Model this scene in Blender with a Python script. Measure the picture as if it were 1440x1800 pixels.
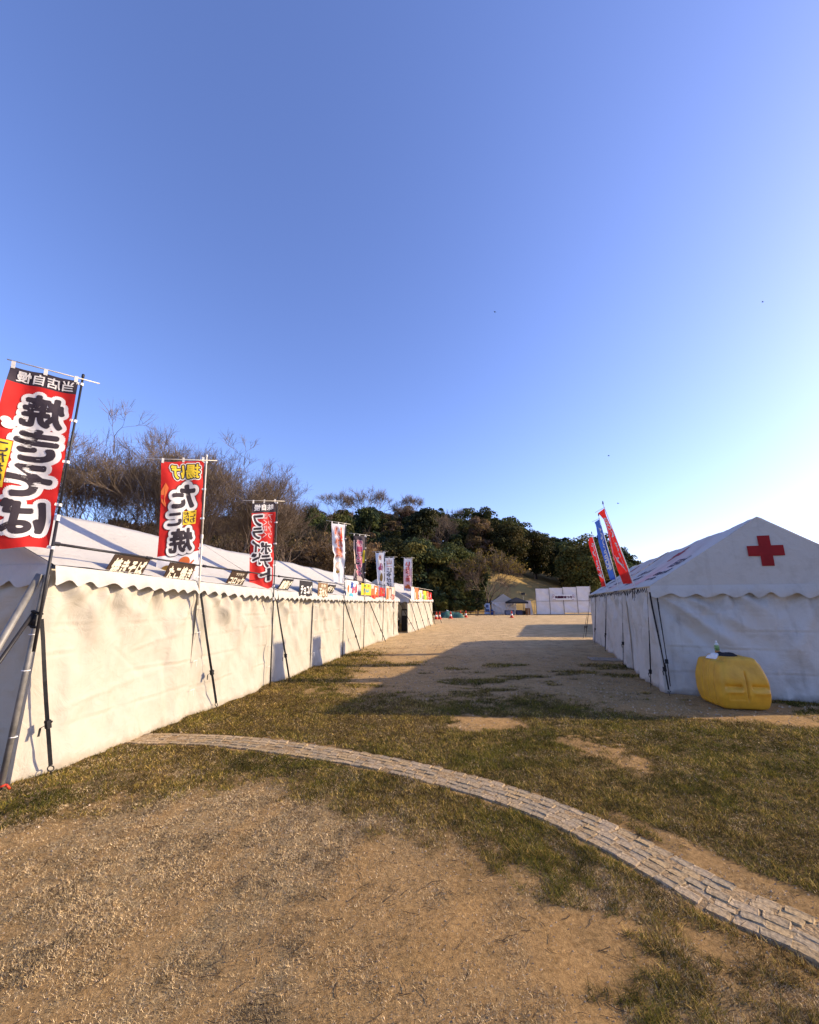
import bpy, bmesh, math, random
import numpy as np
from mathutils import Vector, Matrix, Euler

for o in list(bpy.data.objects): bpy.data.objects.remove(o)
SC = bpy.context.scene
COL = SC.collection
R = math.radians
random.seed(7)
RNG = np.random.default_rng(7)

# ------------------------------------------------------------------ camera, sky, sun, exposure
cam = bpy.data.cameras.new('camera')
cam.sensor_fit = 'HORIZONTAL'; cam.sensor_width = 36.0
cam.lens = 36.0 * 710.0 / 1440.0
cam.clip_start = 0.05; cam.clip_end = 3000.0
camo = bpy.data.objects.new('camera', cam); COL.objects.link(camo)
camo.location = (0, 0, 1.6)
camo.rotation_euler = (R(90) + math.atan(158 / 710.0), 0, 0)
SC.camera = camo

SUN_EL, SUN_AZ = 22.0, 6.0            # elevation; degrees from +X towards +Y
world = bpy.data.worlds.new('World'); SC.world = world; world.use_nodes = True
wn = world.node_tree.nodes; wl = world.node_tree.links
sky = wn.new('ShaderNodeTexSky'); sky.sky_type = 'NISHITA'; sky.sun_disc = False
sky.sun_elevation = R(SUN_EL); sky.sun_rotation = R(90 - SUN_AZ)
sky.altitude = 50.0; sky.air_density = 1.0; sky.dust_density = 0.9; sky.ozone_density = 4.0
tint = wn.new('ShaderNodeMix'); tint.data_type = 'RGBA'; tint.blend_type = 'MULTIPLY'; tint.inputs[0].default_value = 1.0; tint.inputs[7].default_value = (1.06, 0.94, 1.18, 1)
wl.new(sky.outputs[0], tint.inputs[6]); wl.new(tint.outputs[2], wn['Background'].inputs[0]); wn['Background'].inputs[1].default_value = 0.15

sun = bpy.data.lights.new('sun', 'SUN'); sun.energy = 4.3; sun.angle = R(0.53); sun.color = (1.0, 0.80, 0.53)
suno = bpy.data.objects.new('sun', sun); COL.objects.link(suno)
sd = Vector((math.cos(R(SUN_EL)) * math.cos(R(SUN_AZ)), math.cos(R(SUN_EL)) * math.sin(R(SUN_AZ)), math.sin(R(SUN_EL))))
suno.rotation_euler = sd.to_track_quat('Z', 'Y').to_euler(); suno.location = (40, 4, 30)

vs = SC.view_settings
SC.display_settings.display_device = 'sRGB'
vs.view_transform = 'Standard'; vs.look = 'None'; vs.gamma = 1.0; vs.exposure = 0.88; vs.use_curve_mapping = False
SC.cycles.max_bounces = 6; SC.cycles.diffuse_bounces = 3; SC.cycles.transparent_max_bounces = 6

# ------------------------------------------------------------------ noise helpers (numpy)
def _hash(ix, iy, seed):
    h = (ix.astype(np.int64) * 374761393 + iy.astype(np.int64) * 668265263 + seed * 1442695041) & 0x7fffffff
    h = ((h ^ (h >> 13)) * 1274126177) & 0x7fffffff
    h = ((h ^ (h >> 16)) * 2246822519) & 0x7fffffff
    return ((h ^ (h >> 15)) & 0xffff) / 65535.0

def vnoise(x, y, seed=0):
    x = np.asarray(x, float); y = np.asarray(y, float)
    ix = np.floor(x); iy = np.floor(y); fx = x - ix; fy = y - iy
    fx = fx * fx * fx * (fx * (fx * 6 - 15) + 10); fy = fy * fy * fy * (fy * (fy * 6 - 15) + 10)
    a = _hash(ix, iy, seed); b = _hash(ix + 1, iy, seed); c = _hash(ix, iy + 1, seed); d = _hash(ix + 1, iy + 1, seed)
    return (a * (1 - fx) + b * fx) * (1 - fy) + (c * (1 - fx) + d * fx) * fy

def fbm(x, y, seed=0, oct=4, gain=0.5):
    s = 0.0; a = 1.0; t = 0.0; f = 1.0
    for i in range(oct):
        s = s + a * vnoise(np.asarray(x) * f + 17.3 * i, np.asarray(y) * f - 9.1 * i, seed + i); t += a; a *= gain; f *= 2.03
    return s / t

def smooth(a, b, x):
    t = np.clip((np.asarray(x, float) - a) / (b - a), 0, 1); return t * t * (3 - 2 * t)

# ------------------------------------------------------------------ materials
MATS = {}
def mat(name, color, rough=0.7, nscale=0, namt=0.0, color2=None, bump=0.0, bscale=40, trans=0.0, metal=0.0, spec=0.3, coat=0.0):
    """Principled material with procedural colour variation, bump and optional translucency."""
    if name in MATS: return MATS[name]
    m = bpy.data.materials.new(name); m.use_nodes = True
    nt = m.node_tree; N = nt.nodes; L = nt.links
    bs = N['Principled BSDF']; out = N['Material Output']
    bs.inputs['Roughness'].default_value = rough; bs.inputs['Metallic'].default_value = metal
    bs.inputs['Specular IOR Level'].default_value = spec; bs.inputs['Coat Weight'].default_value = coat
    bs.inputs['Base Color'].default_value = (*color, 1)
    tc = N.new('ShaderNodeTexCoord'); csock = None
    if nscale:
        nz = N.new('ShaderNodeTexNoise'); nz.inputs['Scale'].default_value = nscale; nz.inputs['Detail'].default_value = 6; nz.inputs['Roughness'].default_value = 0.62
        L.new(tc.outputs['Object'], nz.inputs['Vector'])
        rp = N.new('ShaderNodeValToRGB'); rp.color_ramp.elements[0].position = 0.33; rp.color_ramp.elements[1].position = 0.67
        c2 = color2 if color2 else tuple(c * (1 - namt) for c in color)
        rp.color_ramp.elements[0].color = (*c2, 1); rp.color_ramp.elements[1].color = (*color, 1)
        L.new(nz.outputs['Fac'], rp.inputs['Fac']); L.new(rp.outputs['Color'], bs.inputs['Base Color']); csock = rp.outputs['Color']
    bsock = None
    if bump:
        n2 = N.new('ShaderNodeTexNoise'); n2.inputs['Scale'].default_value = bscale; n2.inputs['Detail'].default_value = 5
        L.new(tc.outputs['Object'], n2.inputs['Vector'])
        bp = N.new('ShaderNodeBump'); bp.inputs['Strength'].default_value = bump; bp.inputs['Distance'].default_value = 0.01
        L.new(n2.outputs['Fac'], bp.inputs['Height']); L.new(bp.outputs['Normal'], bs.inputs['Normal']); bsock = bp.outputs['Normal']
    if trans:
        tr = N.new('ShaderNodeBsdfTranslucent'); mx = N.new('ShaderNodeMixShader'); mx.inputs[0].default_value = trans
        tr.inputs['Color'].default_value = (*color, 1)
        if csock: L.new(csock, tr.inputs['Color'])
        if bsock: L.new(bsock, tr.inputs['Normal'])
        L.new(bs.outputs[0], mx.inputs[1]); L.new(tr.outputs[0], mx.inputs[2]); L.new(mx.outputs[0], out.inputs['Surface'])
    MATS[name] = m
    return m

def canvas_mat(name, base, dirt, dirt_amt, trans):
    """Tent canvas: cream woven cloth, blotchy grime, darker splash near the hem (world height)."""
    m = bpy.data.materials.new(name); m.use_nodes = True; nt = m.node_tree; N = nt.nodes; L = nt.links
    bs = N['Principled BSDF']; out = N['Material Output']; bs.inputs['Roughness'].default_value = 0.75; bs.inputs['Specular IOR Level'].default_value = 0.2
    tc = N.new('ShaderNodeTexCoord')
    n1 = N.new('ShaderNodeTexNoise'); n1.inputs['Scale'].default_value = 1.7; n1.inputs['Detail'].default_value = 8; n1.inputs['Roughness'].default_value = 0.7
    L.new(tc.outputs['Object'], n1.inputs['Vector'])
    r1 = N.new('ShaderNodeMapRange'); r1.inputs[1].default_value = 0.5; r1.inputs[2].default_value = 0.75; r1.inputs[3].default_value = 0; r1.inputs[4].default_value = dirt_amt
    L.new(n1.outputs['Fac'], r1.inputs[0])
    # vertical run marks
    mp = N.new('ShaderNodeMapping'); mp.inputs['Scale'].default_value = (9, 9, 0.7); L.new(tc.outputs['Object'], mp.inputs['Vector'])
    n2 = N.new('ShaderNodeTexNoise'); n2.inputs['Scale'].default_value = 1.0; n2.inputs['Detail'].default_value = 4; L.new(mp.outputs[0], n2.inputs['Vector'])
    r2 = N.new('ShaderNodeMapRange'); r2.inputs[1].default_value = 0.58; r2.inputs[2].default_value = 0.8; r2.inputs[3].default_value = 0; r2.inputs[4].default_value = dirt_amt * 0.6
    L.new(n2.outputs['Fac'], r2.inputs[0])
    ge = N.new('ShaderNodeNewGeometry'); sx = N.new('ShaderNodeSeparateXYZ'); L.new(ge.outputs['Position'], sx.inputs[0])
    n3 = N.new('ShaderNodeTexNoise'); n3.inputs['Scale'].default_value = 6.0; n3.inputs['Detail'].default_value = 6; L.new(tc.outputs['Object'], n3.inputs['Vector'])
    hm = N.new('ShaderNodeMath'); hm.operation = 'MULTIPLY_ADD'; hm.inputs[1].default_value = 0.34; L.new(n3.outputs['Fac'], hm.inputs[0]); hm.inputs[2].default_value = -0.08
    r3 = N.new('ShaderNodeMapRange'); r3.inputs[1].default_value = 0.0; L.new(hm.outputs[0], r3.inputs[2]); L.new(sx.outputs['Z'], r3.inputs[0]); r3.inputs[3].default_value = min(0.85, dirt_amt * 2.2); r3.inputs[4].default_value = 0
    ad = N.new('ShaderNodeMath'); ad.operation = 'ADD'; L.new(r1.outputs[0], ad.inputs[0]); L.new(r2.outputs[0], ad.inputs[1])
    ad2 = N.new('ShaderNodeMath'); ad2.operation = 'ADD'; ad2.use_clamp = True; L.new(ad.outputs[0], ad2.inputs[0]); L.new(r3.outputs[0], ad2.inputs[1])
    mx = N.new('ShaderNodeMix'); mx.data_type = 'RGBA'; L.new(ad2.outputs[0], mx.inputs[0]); mx.inputs[6].default_value = (*base, 1); mx.inputs[7].default_value = (*dirt, 1)
    L.new(mx.outputs[2], bs.inputs['Base Color'])
    # fine creases: stretched noise plus weave
    n4 = N.new('ShaderNodeTexNoise'); n4.inputs['Scale'].default_value = 5.0; n4.inputs['Detail'].default_value = 7; n4.inputs['Distortion'].default_value = 1.2; n4.inputs['Roughness'].default_value = 0.55; L.new(tc.outputs['Object'], n4.inputs['Vector'])
    bp = N.new('ShaderNodeBump'); bp.inputs['Strength'].default_value = 0.55; bp.inputs['Distance'].default_value = 0.03; L.new(n4.outputs['Fac'], bp.inputs['Height'])
    L.new(bp.outputs[0], bs.inputs['Normal'])
    tr = N.new('ShaderNodeBsdfTranslucent'); L.new(mx.outputs[2], tr.inputs['Color'])
    ms = N.new('ShaderNodeMixShader'); ms.inputs[0].default_value = trans
    L.new(bs.outputs[0], ms.inputs[1]); L.new(tr.outputs[0], ms.inputs[2]); L.new(ms.outputs[0], out.inputs['Surface'])
    MATS[name] = m
    return m

CANVAS = canvas_mat('canvas_cream', (0.465, 0.425, 0.345), (0.32, 0.27, 0.19), 0.42, 0.10)
CANVAS_ROOF = canvas_mat('canvas_roof', (0.50, 0.48, 0.435), (0.36, 0.34, 0.29), 0.26, 0.12)
CANVAS_OLD = canvas_mat('canvas_old_white', (0.53, 0.515, 0.47), (0.22, 0.195, 0.155), 0.50, 0.10)
CANVAS_OLDROOF = canvas_mat('canvas_old_roof', (0.52, 0.495, 0.44), (0.26, 0.235, 0.19), 0.50, 0.12)
STEEL = mat('galvanised_pipe', (0.24, 0.23, 0.21), 0.55, 9, 0.5, metal=0.25, spec=0.4)
BLACK = mat('black_webbing', (0.016, 0.016, 0.018), 0.75, 30, 0.4)
BLACKP = mat('black_pole', (0.028, 0.026, 0.028), 0.45, 20, 0.4)
WHITEP = mat('white_pole', (0.72, 0.66, 0.55), 0.45, 10, 0.25)
WHITETAB = mat('white_tab', (0.78, 0.76, 0.72), 0.6, 20, 0.15)
RED = mat('banner_red', (0.62, 0.020, 0.016), 0.7, 6, 0.25, trans=0.22)
RED2 = mat('banner_red_deep', (0.42, 0.010, 0.014), 0.7, 6, 0.25, trans=0.22)
DARK = mat('banner_charcoal', (0.045, 0.034, 0.045), 0.75, 6, 0.3, trans=0.06)
INK = mat('ink_black', (0.040, 0.030, 0.040), 0.75, 6, 0.3, trans=0.04)
WHITE = mat('print_white', (0.80, 0.78, 0.76), 0.7, 6, 0.10, trans=0.2)
YEL = mat('print_yellow', (0.78, 0.58, 0.035), 0.7, 6, 0.15, trans=0.2)
PINK = mat('print_pink', (0.68, 0.12, 0.20), 0.7, 6, 0.25, trans=0.2)
PALEPINK = mat('print_pale_pink', (0.76, 0.50, 0.50), 0.7, 6, 0.15, trans=0.2)
PEACH = mat('print_peach', (0.76, 0.58, 0.46), 0.7, 5, 0.15, trans=0.2)
ORANGE = mat('print_orange', (0.70, 0.17, 0.045), 0.7, 6, 0.25, trans=0.2)
BLUE = mat('print_blue', (0.035, 0.10, 0.42), 0.7, 6, 0.2, trans=0.2)
CYAN = mat('print_cyan', (0.10, 0.46, 0.62), 0.7, 6, 0.2, trans=0.15)
PALEBLUE = mat('print_pale_blue', (0.55, 0.64, 0.76), 0.7, 6, 0.1, trans=0.2)
BROWNP = mat('print_brown', (0.42, 0.25, 0.06), 0.7, 8, 0.4, trans=0.15)
CREAMINK = mat('sign_cream_ink', (0.74, 0.66, 0.50), 0.7, 20, 0.2)
SIGNWOOD = mat('sign_dark_board', (0.060, 0.033, 0.018), 0.6, 8, 0.5, color2=(0.03, 0.018, 0.012))
SIGNBLACK = mat('sign_black_board', (0.022, 0.018, 0.018), 0.6, 8, 0.4)
SIGNTAN = mat('sign_tan_board', (0.26, 0.15, 0.06), 0.6, 8, 0.5)
CROSSRED = mat('cross_red', (0.30, 0.012, 0.012), 0.75, 5, 0.25, trans=0.08)
PURPLEINK = mat('roof_lettering', (0.055, 0.045, 0.075), 0.8, 14, 0.3)

# ------------------------------------------------------------------ mesh helpers
class MB:
    """Collects boxes, tubes and sheets; build() links them as ONE mesh object."""
    def __init__(s): s.v = []; s.f = []; s.mi = []
    def add(s, vs_, fs_, mi=0):
        b = len(s.v); s.v.extend([tuple(p) for p in vs_]); s.f.extend([tuple(i + b for i in q) for q in fs_]); s.mi.extend([mi] * len(fs_))
    def box(s, c, size, rot=None, mi=0):
        hx, hy, hz = size[0] / 2, size[1] / 2, size[2] / 2
        P = [Vector((x, y, z)) for x in (-hx, hx) for y in (-hy, hy) for z in (-hz, hz)]
        if rot is not None: P = [rot @ p for p in P]
        P = [p + Vector(c) for p in P]
        s.add(P, [(0, 1, 3, 2), (4, 6, 7, 5), (0, 4, 5, 1), (2, 3, 7, 6), (0, 2, 6, 4), (1, 5, 7, 3)], mi)
    def tube(s, p0, p1, r0, r1=None, n=8, caps=True, mi=0):
        p0 = Vector(p0); p1 = Vector(p1); r1 = r0 if r1 is None else r1
        d = (p1 - p0); 
        if d.length < 1e-6: return
        d.normalize(); a = d.orthogonal().normalized(); b = d.cross(a)
        V = []
        for p, r in ((p0, r0), (p1, r1)):
            for i in range(n):
                t = 2 * math.pi * i / n; V.append(p + a * (r * math.cos(t)) + b * (r * math.sin(t)))
        F = [(i, (i + 1) % n, n + (i + 1) % n, n + i) for i in range(n)]
        if caps: F += [tuple(reversed(range(n))), tuple(range(n, 2 * n))]
        s.add(V, F, mi)
    def path(s, pts, r, n=6, mi=0):
        for a, b in zip(pts[:-1], pts[1:]): s.tube(a, b, r, r, n, True, mi)
    def ribbon(s, p0, p1, w, th, side, mi=0):
        p0 = Vector(p0); p1 = Vector(p1); d = (p1 - p0).normalized(); sd_ = Vector(side); sd_ = (sd_ - d * sd_.dot(d)).normalized(); nn = d.cross(sd_)
        V = []
        for p in (p0, p1):
            for a, b in ((-1, -1), (1, -1), (1, 1), (-1, 1)): V.append(p + sd_ * (a * w / 2) + nn * (b * th / 2))
        s.add(V, [(0, 1, 5, 4), (1, 2, 6, 5), (2, 3, 7, 6), (3, 0, 4, 7), (3, 2, 1, 0), (4, 5, 6, 7)], mi)
    def torus(s, c, R_, r, axis, n=14, m=6, mi=0, sx=1.0):
        ax = Vector(axis).normalized(); a = ax.orthogonal().normalized(); b = ax.cross(a); V = []; F = []
        for i in range(n):
            t = 2 * math.pi * i / n; rad = a * math.cos(t) * sx + b * math.sin(t)
            for j in range(m):
                q = 2 * math.pi * j / m; V.append(Vector(c) + rad * (R_ + r * math.cos(q)) + ax * (r * math.sin(q)))
        for i in range(n):
            for j in range(m): F.append((i * m + j, ((i + 1) % n) * m + j, ((i + 1) % n) * m + (j + 1) % m, i * m + (j + 1) % m))
        s.add(V, F, mi)
    def grid(s, P, mi=0):
        """P: array (nu, nv, 3)"""
        nu, nv = P.shape[:2]; b = len(s.v)
        s.v.extend([tuple(p) for p in P.reshape(-1, 3)])
        for i in range(nu - 1):
            for j in range(nv - 1):
                s.f.append((b + i * nv + j, b + (i + 1) * nv + j, b + (i + 1) * nv + j + 1, b + i * nv + j + 1)); s.mi.append(mi)
    def lathe(s, prof, c=(0, 0, 0), n=16, mi=0):
        b = len(s.v)
        for r, z in prof:
            for i in range(n):
                t = 2 * math.pi * i / n; s.v.append((c[0] + r * math.cos(t), c[1] + r * math.sin(t), c[2] + z))
        for k in range(len(prof) - 1):
            for i in range(n): s.f.append((b + k * n + i, b + k * n + (i + 1) % n, b + (k + 1) * n + (i + 1) % n, b + (k + 1) * n + i)); s.mi.append(mi)
        s.f.append(tuple(b + i for i in reversed(range(n)))); s.mi.append(mi)
        k = len(prof) - 1; s.f.append(tuple(b + k * n + i for i in range(n))); s.mi.append(mi)
    def mesh(s, name, mats, smooth_=False):
        me = bpy.data.meshes.new(name); me.from_pydata(s.v, [], s.f)
        for m in (mats if isinstance(mats, (list, tuple)) else [mats]): me.materials.append(m)
        if any(s.mi): me.polygons.foreach_set('material_index', s.mi)
        if smooth_: me.polygons.foreach_set('use_smooth', [True] * len(s.f))
        me.update(); return me
    def build(s, name, mats, parent=None, smooth_=False, loc=None):
        o = bpy.data.objects.new(name, s.mesh(name, mats, smooth_)); COL.objects.link(o)
        if parent is not None: o.parent = parent
        if loc is not None: o.location = loc
        return o

def npmesh(name, V, F, mats, smooth_=False, mi=None):
    """fast mesh from numpy arrays; F (n,3) or (n,4)"""
    V = np.ascontiguousarray(V, dtype=np.float32); F = np.ascontiguousarray(F, dtype=np.int32)
    me = bpy.data.meshes.new(name); k = F.shape[1]
    me.vertices.add(len(V)); me.vertices.foreach_set('co', V.ravel())
    me.loops.add(F.size); me.loops.foreach_set('vertex_index', F.ravel())
    me.polygons.add(len(F)); me.polygons.foreach_set('loop_start', np.arange(0, F.size, k, dtype=np.int32))
    try: me.polygons.foreach_set('loop_total', np.full(len(F), k, dtype=np.int32))
    except Exception: pass
    for m in (mats if isinstance(mats, (list, tuple)) else [mats]): me.materials.append(m)
    if mi is not None: me.polygons.foreach_set('material_index', np.asarray(mi, dtype=np.int32))
    me.polygons.foreach_set('use_smooth', np.full(len(F), bool(smooth_)))
    me.update(calc_edges=True); me.validate()
    return me

def gridfaces(nu, nv):
    i, j = np.meshgrid(np.arange(nu - 1), np.arange(nv - 1), indexing='ij'); a = (i * nv + j).ravel()
    return np.stack([a, a + nv, a + nv + 1, a + 1], 1)

def link(name, me, parent=None, loc=None, rz=0.0):
    o = bpy.data.objects.new(name, me); COL.objects.link(o)
    if parent is not None: o.parent = parent
    if loc is not None: o.location = loc
    if rz: o.rotation_euler = (0, 0, rz)
    return o

def tag(o, label=None, cat=None, group=None, kind=None):
    if label: o['label'] = label
    if cat: o['category'] = cat
    if group: o['group'] = group
    if kind: o['kind'] = kind
    return o

def thing(name, label, cat, loc=(0, 0, 0), rz=0.0, group=None):
    o = bpy.data.objects.new(name, None); o.empty_display_size = 0.2; COL.objects.link(o)
    o.location = loc; o.rotation_euler = (0, 0, rz)
    return tag(o, label, cat, group)

# ------------------------------------------------------------------ lettering
_TXT = {}
def glyphs(text, off=0.0):
    """2-D mesh of a string: (verts in em units, bbox normalised to 0..1), triangles"""
    key = (text, off)
    if key in _TXT: return _TXT[key]
    c = bpy.data.curves.new('lettering', 'FONT'); c.body = text; c.offset = off; c.resolution_u = 4
    o = bpy.data.objects.new('lettering', c); COL.objects.link(o)
    me = bpy.data.meshes.new_from_object(o.evaluated_get(bpy.context.evaluated_depsgraph_get()))
    bm = bmesh.new(); bm.from_mesh(me); bmesh.ops.triangulate(bm, faces=bm.faces[:])
    for _ in range(2):
        ed = [e for e in bm.edges if e.calc_length() > 0.22]
        if ed: bmesh.ops.subdivide_edges(bm, edges=ed, cuts=1); bmesh.ops.triangulate(bm, faces=bm.faces[:])
    bm.verts.ensure_lookup_table()
    V = np.array([v.co[:2] for v in bm.verts]); F = np.array([[v.index for v in f.verts] for f in bm.faces])
    bm.free(); bpy.data.objects.remove(o); bpy.data.curves.remove(c); bpy.data.meshes.remove(me)
    _TXT[key] = (V, F)
    return _TXT[key]

def text_rect(text, rect, off=0.03, base_off=0.03, mirror=False):
    """text fitted to rect (x0,y0,x1,y1); off dilates the strokes (copies fanned in a circle, each a hair higher: third column)"""
    V0, F0 = glyphs(text, 0.0); lo = V0.min(0) - base_off; hi = V0.max(0) + base_off; x0, y0, x1, y1 = rect
    Vs = []; Fs = []; k = 1 if off <= 0.004 else (10 if off < 0.07 else 22); n = 0
    for i in range(k):
        t = 2 * math.pi * i / k; d = np.array([math.cos(t), math.sin(t)]) * (off if k > 1 else 0)
        Q = (V0 + d - lo) / (hi - lo); X = x0 + Q[:, 0] * (x1 - x0) if not mirror else x1 - Q[:, 0] * (x1 - x0)
        Vs.append(np.stack([X, y0 + Q[:, 1] * (y1 - y0), np.full(len(Q), i * 0.00012)], 1)); Fs.append(F0 + n); n += len(Q)
    return np.concatenate(Vs), np.concatenate(Fs)

def column(chars, rect, gap=0.06):
    """one glyph per cell down a column -> list of (char, rect)"""
    x0, y0, x1, y1 = rect; n = len(chars); h = (y1 - y0) / n
    return [(c, (x0, y1 - (i + 1) * h + h * gap, x1, y1 - i * h - h * gap)) for i, c in enumerate(chars)]

def poly2d(pts):
    return np.array(pts, float), np.array([[0, i, i + 1] for i in range(1, len(pts) - 1)])

def disc(cx, cy, rx, ry, n=18):
    return poly2d([(cx + rx * math.cos(2 * math.pi * i / n), cy + ry * math.sin(2 * math.pi * i / n)) for i in range(n)])

def rectp(x0, y0, x1, y1, nx=4, ny=6):
    X, Y = np.meshgrid(np.linspace(x0, x1, nx + 1), np.linspace(y0, y1, ny + 1), indexing='ij')
    q = gridfaces(nx + 1, ny + 1); F = np.concatenate([q[:, [0, 1, 2]], q[:, [0, 2, 3]]]); return np.stack([X.ravel(), Y.ravel()], 1), F

def xlift(V2): return V2[:, 2] if V2.shape[1] > 2 else 0.0

def merge(parts):
    V = []; F = []; b = 0
    for v, f in parts:
        if v.shape[1] == 2: v = np.concatenate([v, np.zeros((len(v), 1))], 1)
        V.append(v); F.append(f + b); b += len(v)
    return np.concatenate(V), np.concatenate(F)

# ================================================================== GROUND
PATH_PTS = [(-4.6, 5.18), (-3.9, 5.32), (-3.13, 5.33), (-2.0, 5.20), (-0.735, 4.785), (0.0, 4.41), (0.865, 3.85), (1.42, 3.21), (1.72, 2.67), (1.99, 2.365), (2.25, 1.80), (2.42, 1.2)]
def catmull(pts, per=24):
    P = [np.array(p, float) for p in pts]; P = [2 * P[0] - P[1]] + P + [2 * P[-1] - P[-2]]; out = []
    for i in range(1, len(P) - 2):
        for k in range(per):
            t = k / per; a, b, c, d = P[i - 1], P[i], P[i + 1], P[i + 2]
            out.append(0.5 * ((2 * b) + (c - a) * t + (2 * a - 5 * b + 4 * c - d) * t * t + (3 * b - a - 3 * c + d) * t ** 3))
    out.append(P[-2]); return np.array(out)
PATH = catmull(PATH_PTS)
# even out the curve
for _ in range(30): PATH[1:-1] = 0.25 * PATH[:-2] + 0.5 * PATH[1:-1] + 0.25 * PATH[2:]
PATH_W = 0.34
def path_dist(x, y):
    """signed distance to the sett path (positive = camera side) for arrays"""
    shp = np.shape(x); x = np.ravel(x).astype(np.float32); y = np.ravel(y).astype(np.float32)
    best = np.full(x.shape, 1e9, np.float32); sgn = np.ones_like(x)
    A = PATH[::4]; 
    for a, b in zip(A[:-1], A[1:]):
        e = b - a; l2 = float(e @ e); t = np.clip(((x - a[0]) * e[0] + (y - a[1]) * e[1]) / l2, 0, 1)
        dx = x - a[0] - t * e[0]; dy = y - a[1] - t * e[1]; d2 = dx * dx + dy * dy
        cr = e[0] * dy - e[1] * dx; m = d2 < best
        best = np.where(m, d2, best); sgn = np.where(m, np.where(cr < 0, 1.0, -1.0), sgn)
    return (np.sqrt(best) * sgn).reshape(shp)

def blob(x, y, cx, cy, rx, ry, a=0.0):
    c, s = math.cos(a), math.sin(a); X = (x - cx) * c + (y - cy) * s; Y = -(x - cx) * s + (y - cy) * c
    return 1 - smooth(0.55, 1.15, np.hypot(X / rx, Y / ry))

def masks(x, y):
    """grass, straw, sand cover of the ground at world x,y"""
    near = (np.hypot(x, y) < 14)
    d = np.where(near, path_dist(x, y), -5.0)
    n1 = fbm(x * 0.9, y * 0.9, 11, 4); n2 = fbm(x * 2.6, y * 2.6, 23, 4); n3 = fbm(x * 7, y * 7, 31, 3)
    n4 = fbm(x * 13, y * 13, 37, 4, 0.68)
    wob = (n1 - 0.5) * 1.6 + (n2 - 0.5) * 0.9 + (n3 - 0.5) * 0.7 + (n4 - 0.5) * 0.5
    inside = smooth(0.12, 0.3, d)
    # camera side of the path: turf along the path, worn straw and soil in the middle
    turf_in = 1 - smooth(0.45, 1.7, d + wob * 0.75 + 0.22 * smooth(0.3, 1.6, x) + 0.30 * smooth(-3.2, -1.2, -x))
    turf_in = np.maximum(turf_in, 0.75 * blob(x + wob * 0.6, y + wob * 0.4, -3.2, 4.1, 1.5, 0.8))
    turf_in = np.maximum(turf_in, 0.45 * smooth(0.3, 1.0, x) * smooth(0.49, 0.62, n2 * 0.6 + n1 * 0.4))
    soil_c = blob(x, y, 0.05, 2.2, 0.62, 1.25, 0.25)
    straw_in = (1 - turf_in * 0.7) * (1 - 0.8 * soil_c) * smooth(0.9, -0.2, x + (n1 - 0.5)) * smooth(0.25, 0.5, n2 + 0.18)
    trk = fbm((x * 0.96 - y * 0.26) * 5.5, (x * 0.26 + y * 0.96) * 0.7, 57, 3)
    straw_in = straw_in * (0.35 + 0.9 * smooth(0.34, 0.60, trk))
    straw_in = np.maximum(straw_in, (0.35 + 0.3 * smooth(0.5, 1.2, x)) * smooth(0.46, 0.60, n2))
    # beyond the path
    far = smooth(6.3, 8.3, y + wob * 1.1 - 0.35 * np.clip(-x - 0.2, 0, 3) * 1.2 + 0.25 * np.clip(x - 2, 0, 5))
    turf_out = 1 - far * 0.92
    turf_out = turf_out * (1 - 0.95 * blob(x + wob * 0.5, y + wob * 0.35, 0.95, 5.95, 0.55, 0.5)) * (1 - 0.7 * blob(x + wob * 0.5, y + wob * 0.4, 2.0, 4.85, 0.30, 0.7, 0.5))
    turf_out = turf_out * (1 - 0.85 * blob(x, y + wob * 0.3, 5.0, 6.4, 3.0, 0.75, -0.25))
    turf_out = np.maximum(turf_out, far * 0.75 * smooth(0.56, 0.68, fbm(x * 0.8, y * 1.9, 5, 4)) * (1 - smooth(10, 14, y)))
    turf_out = np.maximum(turf_out, 0.8 * (1 - smooth(0.2, 1.5, x + 2.6 - (y - 7.5) * 0.17 + wob * 0.6)) * (1 - smooth(11, 17, y)))
    straw_out = 0.25 * smooth(0.5, 0.65, n2)
    sand = smooth(9.5, 17, y + wob * 2.2) * 0.95
    sand = np.maximum(sand, 0.25 * far)
    g = np.where(d > 0, turf_in, turf_out); t = np.where(d > 0, straw_in, straw_out); s = np.where(d > 0, 0.0, sand)
    edge = smooth(0.16, 0.24, np.abs(d) + (n3 - 0.5) * 0.14)
    g = g * edge
    # worn soil strip along the outer path edge on the right
    g = g * (1 - 0.9 * blob(d, 0 * d, -0.28, 0, 0.16, 1.0) * smooth(1.2, 1.9, x + (n2 - .5)))
    g = np.clip(g + (n4 - 0.5) * 5.0 * g * (1 - g), 0, 1)
    g = np.clip(g * smooth(0.12, 0.52, n2 * 0.55 + n3 * 0.2 + g * 0.30), 0, 1)
    return g, np.clip(t * edge, 0, 1), s, d

def gz_low(x, y):
    r = np.hypot(x, y); return (fbm(x * 0.7, y * 0.7, 61, 2) - 0.5) * 0.035 * (1 - smooth(14, 30, r)) - 0.004

def ground_z(x, y):
    r = np.hypot(x, y); k = 1 - smooth(14, 30, r)
    return ((fbm(x * 0.7, y * 0.7, 61, 3) - 0.5) * 0.035 + (fbm(x * 5, y * 5, 67, 3) - 0.5) * 0.018) * k - 0.004

def graded(lo, hi, a, b, h, grow=1.13):
    mid = list(np.arange(a, b + 1e-6, h)); L_ = []; s = h; p = a
    while p > lo: s *= grow; p -= s; L_.append(p)
    Rr = []; s = h; p = b
    while p < hi: s *= grow; p += s; Rr.append(p)
    return np.array(L_[::-1] + mid + Rr)

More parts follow.
